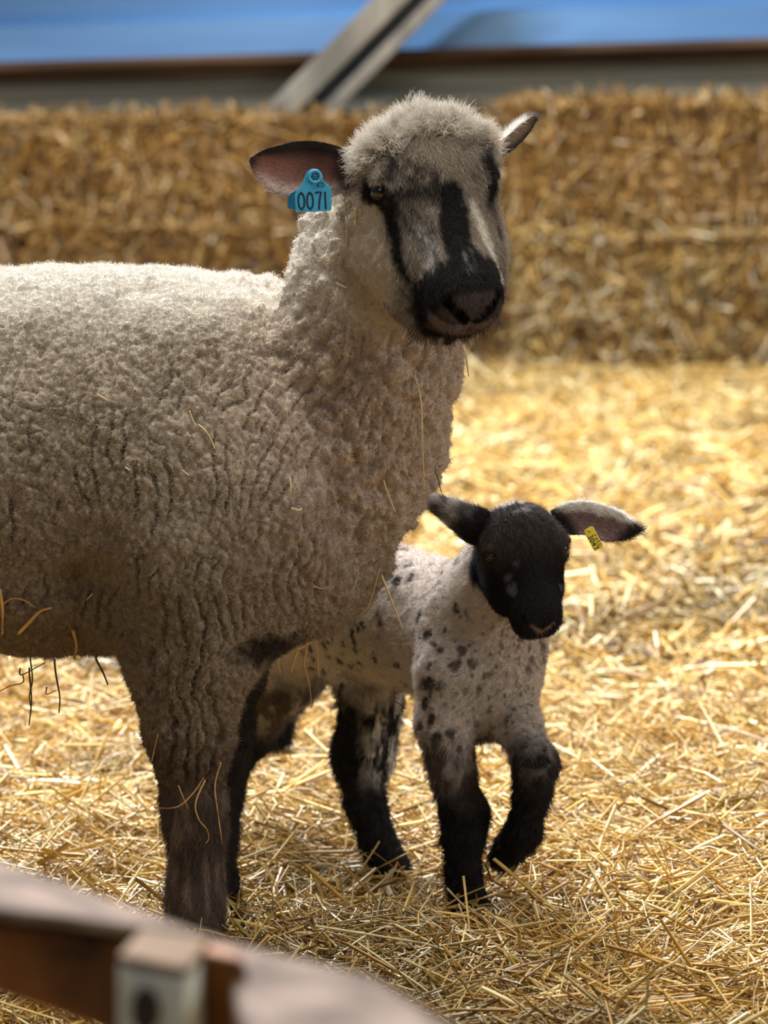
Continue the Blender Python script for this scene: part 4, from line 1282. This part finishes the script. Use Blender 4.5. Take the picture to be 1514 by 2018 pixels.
for pts, r, m, lb in [
    ([(192, 776), (203, 782), (214, 789)], .0011, M_stalk, 'short pale straw stalk in the fleece on the ewe\'s side, farthest up and left'),
    ([(392, 836), (404, 846), (415, 862), (424, 884)], .0011, M_stalk, 'bright bent straw stalk in the fleece behind the ewe\'s shoulder'),
    ([(374, 808), (380, 825), (388, 838)], .0009, M_stalk, 'tiny curled straw wisp just above the bright bent stalk on the shoulder'),
    ([(368, 852), (376, 860)], .0011, M_stalk, 'tiny white straw chip left of the bright bent stalk'),
    ([(248, 920), (257, 926)], .0011, M_stalk, 'tiny straw chip low in the middle of the ewe\'s side'),
    ([(360, 925), (374, 937)], .0008, M_stalk, 'thin straw sliver below the bright bent stalk on the shoulder'),
    ([(574, 1000), (588, 1004), (596, 1001)], .0014, M_stalk, 'short thick straw chip on the lower shoulder fleece'),
    ([(572, 940), (574, 962), (571, 975)], .0009, M_stalk, 'short upright straw stalk above the lower shoulder chip'),
    ([(756, 945), (765, 972), (779, 1008)], .0010, M_stalk, 'slanting straw stalk on the brisket beside the lamb\'s ear'),
    ([(818, 740), (830, 790), (832, 850), (834, 915), (838, 968)], .0009, M_stalk, 'long thin straw stalk hanging down the front of the neck'),
    ([(700, 1100), (706, 1128), (696, 1160)], .0010, M_stalk, 'thin straw stalk low on the brisket, left of the long slanting one'),
    ([(752, 1132), (766, 1170), (780, 1205), (793, 1236)], .0015, M_stalk, 'long golden straw stalk slanting off the brisket toward the lamb\'s back'),
    ([(618, 1153), (634, 1158), (650, 1154)], .0011, M_stalk_o, 'short curved straw stalk under the brisket fleece'),
    ([(748, 1118), (728, 1190), (700, 1220)], .0008, M_stalk_o, 'faint thin stalk along the bottom edge of the brisket'),
    ([(682, 425), (684, 455), (681, 490)], .0009, M_stalk, 'pale upright straw stalk on the cheek below the blue tag'),
    ([(700, 410), (701, 428), (699, 444)], .0012, M_stalk, 'short pale straw stalk on the cheek, right of the upright one'),
    ([(660, 470), (676, 472)], .0010, M_stalk, 'tiny level straw stalk on the neck under the ear tag'),
    ([(662, 556), (674, 562), (684, 567)], .0012, M_stalk, 'short slanting straw stalk on the middle of the neck'),
    ([(754, 596), (762, 612), (766, 622)], .0011, M_stalk, 'short straw stalk on the throat beside the black muzzle'),
    ([(0, 1160), (6, 1200), (6, 1248)], .0022, M_stalk_o, 'flat tan straw stalk upright at the left edge on the belly'),
    ([(38, 1246), (58, 1225), (80, 1203), (103, 1196)], .0024, M_stalk_o, 'broad orange straw stalk slanting on the belly fleece'),
    ([(145, 1240), (152, 1270), (146, 1300)], .0022, M_stalk_o, 'short flat straw stalk standing on the lower belly'),
    ([(6, 1190), (25, 1178), (50, 1182), (70, 1196)], .0010, M_stalk_o, 'arched thin straw stalk on the belly at the left edge'),
    ([(172, 1180), (184, 1168)], .0012, M_stalk, 'short straw stalk in the fold behind the elbow'),
    ([(304, 1592), (350, 1588), (382, 1560), (402, 1530)], .0011, M_stalk_o, 'orange straw stalk wrapped across the front of the ewe\'s knee'),
    ([(352, 1545), (362, 1570), (372, 1592)], .0008, M_stalk_o, 'thin stalk fragment crossing at the ewe\'s knee'),
    ([(405, 1535), (386, 1580), (392, 1612), (408, 1632), (412, 1650), (406, 1660)], .0010, M_stalk_o, 'kinked straw stalk dangling down the ewe\'s lower leg'),
    ([(436, 1500), (424, 1545), (430, 1600), (438, 1660), (444, 1732)], .0011, M_stalk_o, 'long straw stalk hanging down the right edge of the ewe\'s front leg'),
    ([(300, 1498), (312, 1445)], .0008, M_stalk, 'thin pale stalk on the woolly upper part of the front leg'),
]:
    stalk(pts, r, m, lb, GF)
GH = 'hay stems hanging under the belly and brisket'
for pts, r, m, lb, d in [
    ([(60, 1300), (64, 1340), (58, 1372), (62, 1400)], .0011, M_stalk_d, 'dark dangling hay stem farthest left beneath the belly', 3.95),
    ([(45, 1345), (20, 1352), (0, 1362)], .0009, M_stalk_d, 'dark hay stem lying almost level under the belly at the left edge', 3.95),
    ([(58, 1330), (62, 1380), (57, 1430)], .0013, M_stalk_d, 'longest dark hay stem dangling under the belly', 3.97),
    ([(108, 1312), (112, 1340), (118, 1375), (116, 1405)], .0014, M_stalk_d, 'thick dark hay stem dangling right of the longest one under the belly', 3.95),
    ([(40, 1330), (60, 1322), (90, 1305)], .0010, M_stalk_d, 'short slanting dark hay stem across the belly line', 3.94),
    ([(190, 1300), (203, 1325), (213, 1350)], .0016, M_stalk_d, 'dark hay stem slanting down under the belly next to the front leg', 3.95),
    ([(92, 1368), (112, 1360)], .0009, M_stalk_d, 'tiny dark twig hooked on the thick dangling stem', 3.95),
    ([(575, 1278), (592, 1278), (612, 1266), (622, 1262)], .0012, M_stalk, 'pale stalk under the brisket just left of the hanging stems', 3.93),
    ([(604, 1280), (600, 1310), (610, 1350), (614, 1395)], .0009, M_stalk_o, 'thin long stem hanging below the brisket in front of the lamb', 3.95),
    ([(590, 1272), (580, 1300), (574, 1325)], .0012, M_stalk_o, 'left-slanting stem hanging below the brisket', 3.95),
    ([(622, 1262), (626, 1290), (628, 1335)], .0009, M_stalk_o, 'straight thin stem hanging below the brisket nearest the lamb\'s belly', 3.95),
    ([(555, 1285), (548, 1305), (552, 1325)], .0013, M_stalk_o, 'short thick stem hanging under the brisket farthest left', 3.95),
    ([(858, 925), (864, 945), (870, 970)], .0008, M_stalk_d, 'short dark stem hanging at the front edge of the chest', 3.97),
    ([(912, 680), (918, 700), (924, 742)], .0014, M_stalk, 'chewed straw stalk hanging below the ewe\'s chin', 3.74),
    ([(770, 1380), (785, 1385), (800, 1397)], .0009, M_stalk_d, 'short dark stem stuck under the lamb\'s belly', 4.14),
]:
    stalk([(pts[0][0], pts[0][1] - 14)] + pts if d in (3.95, 3.97, 3.94, 3.93) else pts, r, m, lb, GH, depth=4.05 if d in (3.95, 3.97, 3.94, 3.93) and pts[0][1] > 1000 else d)
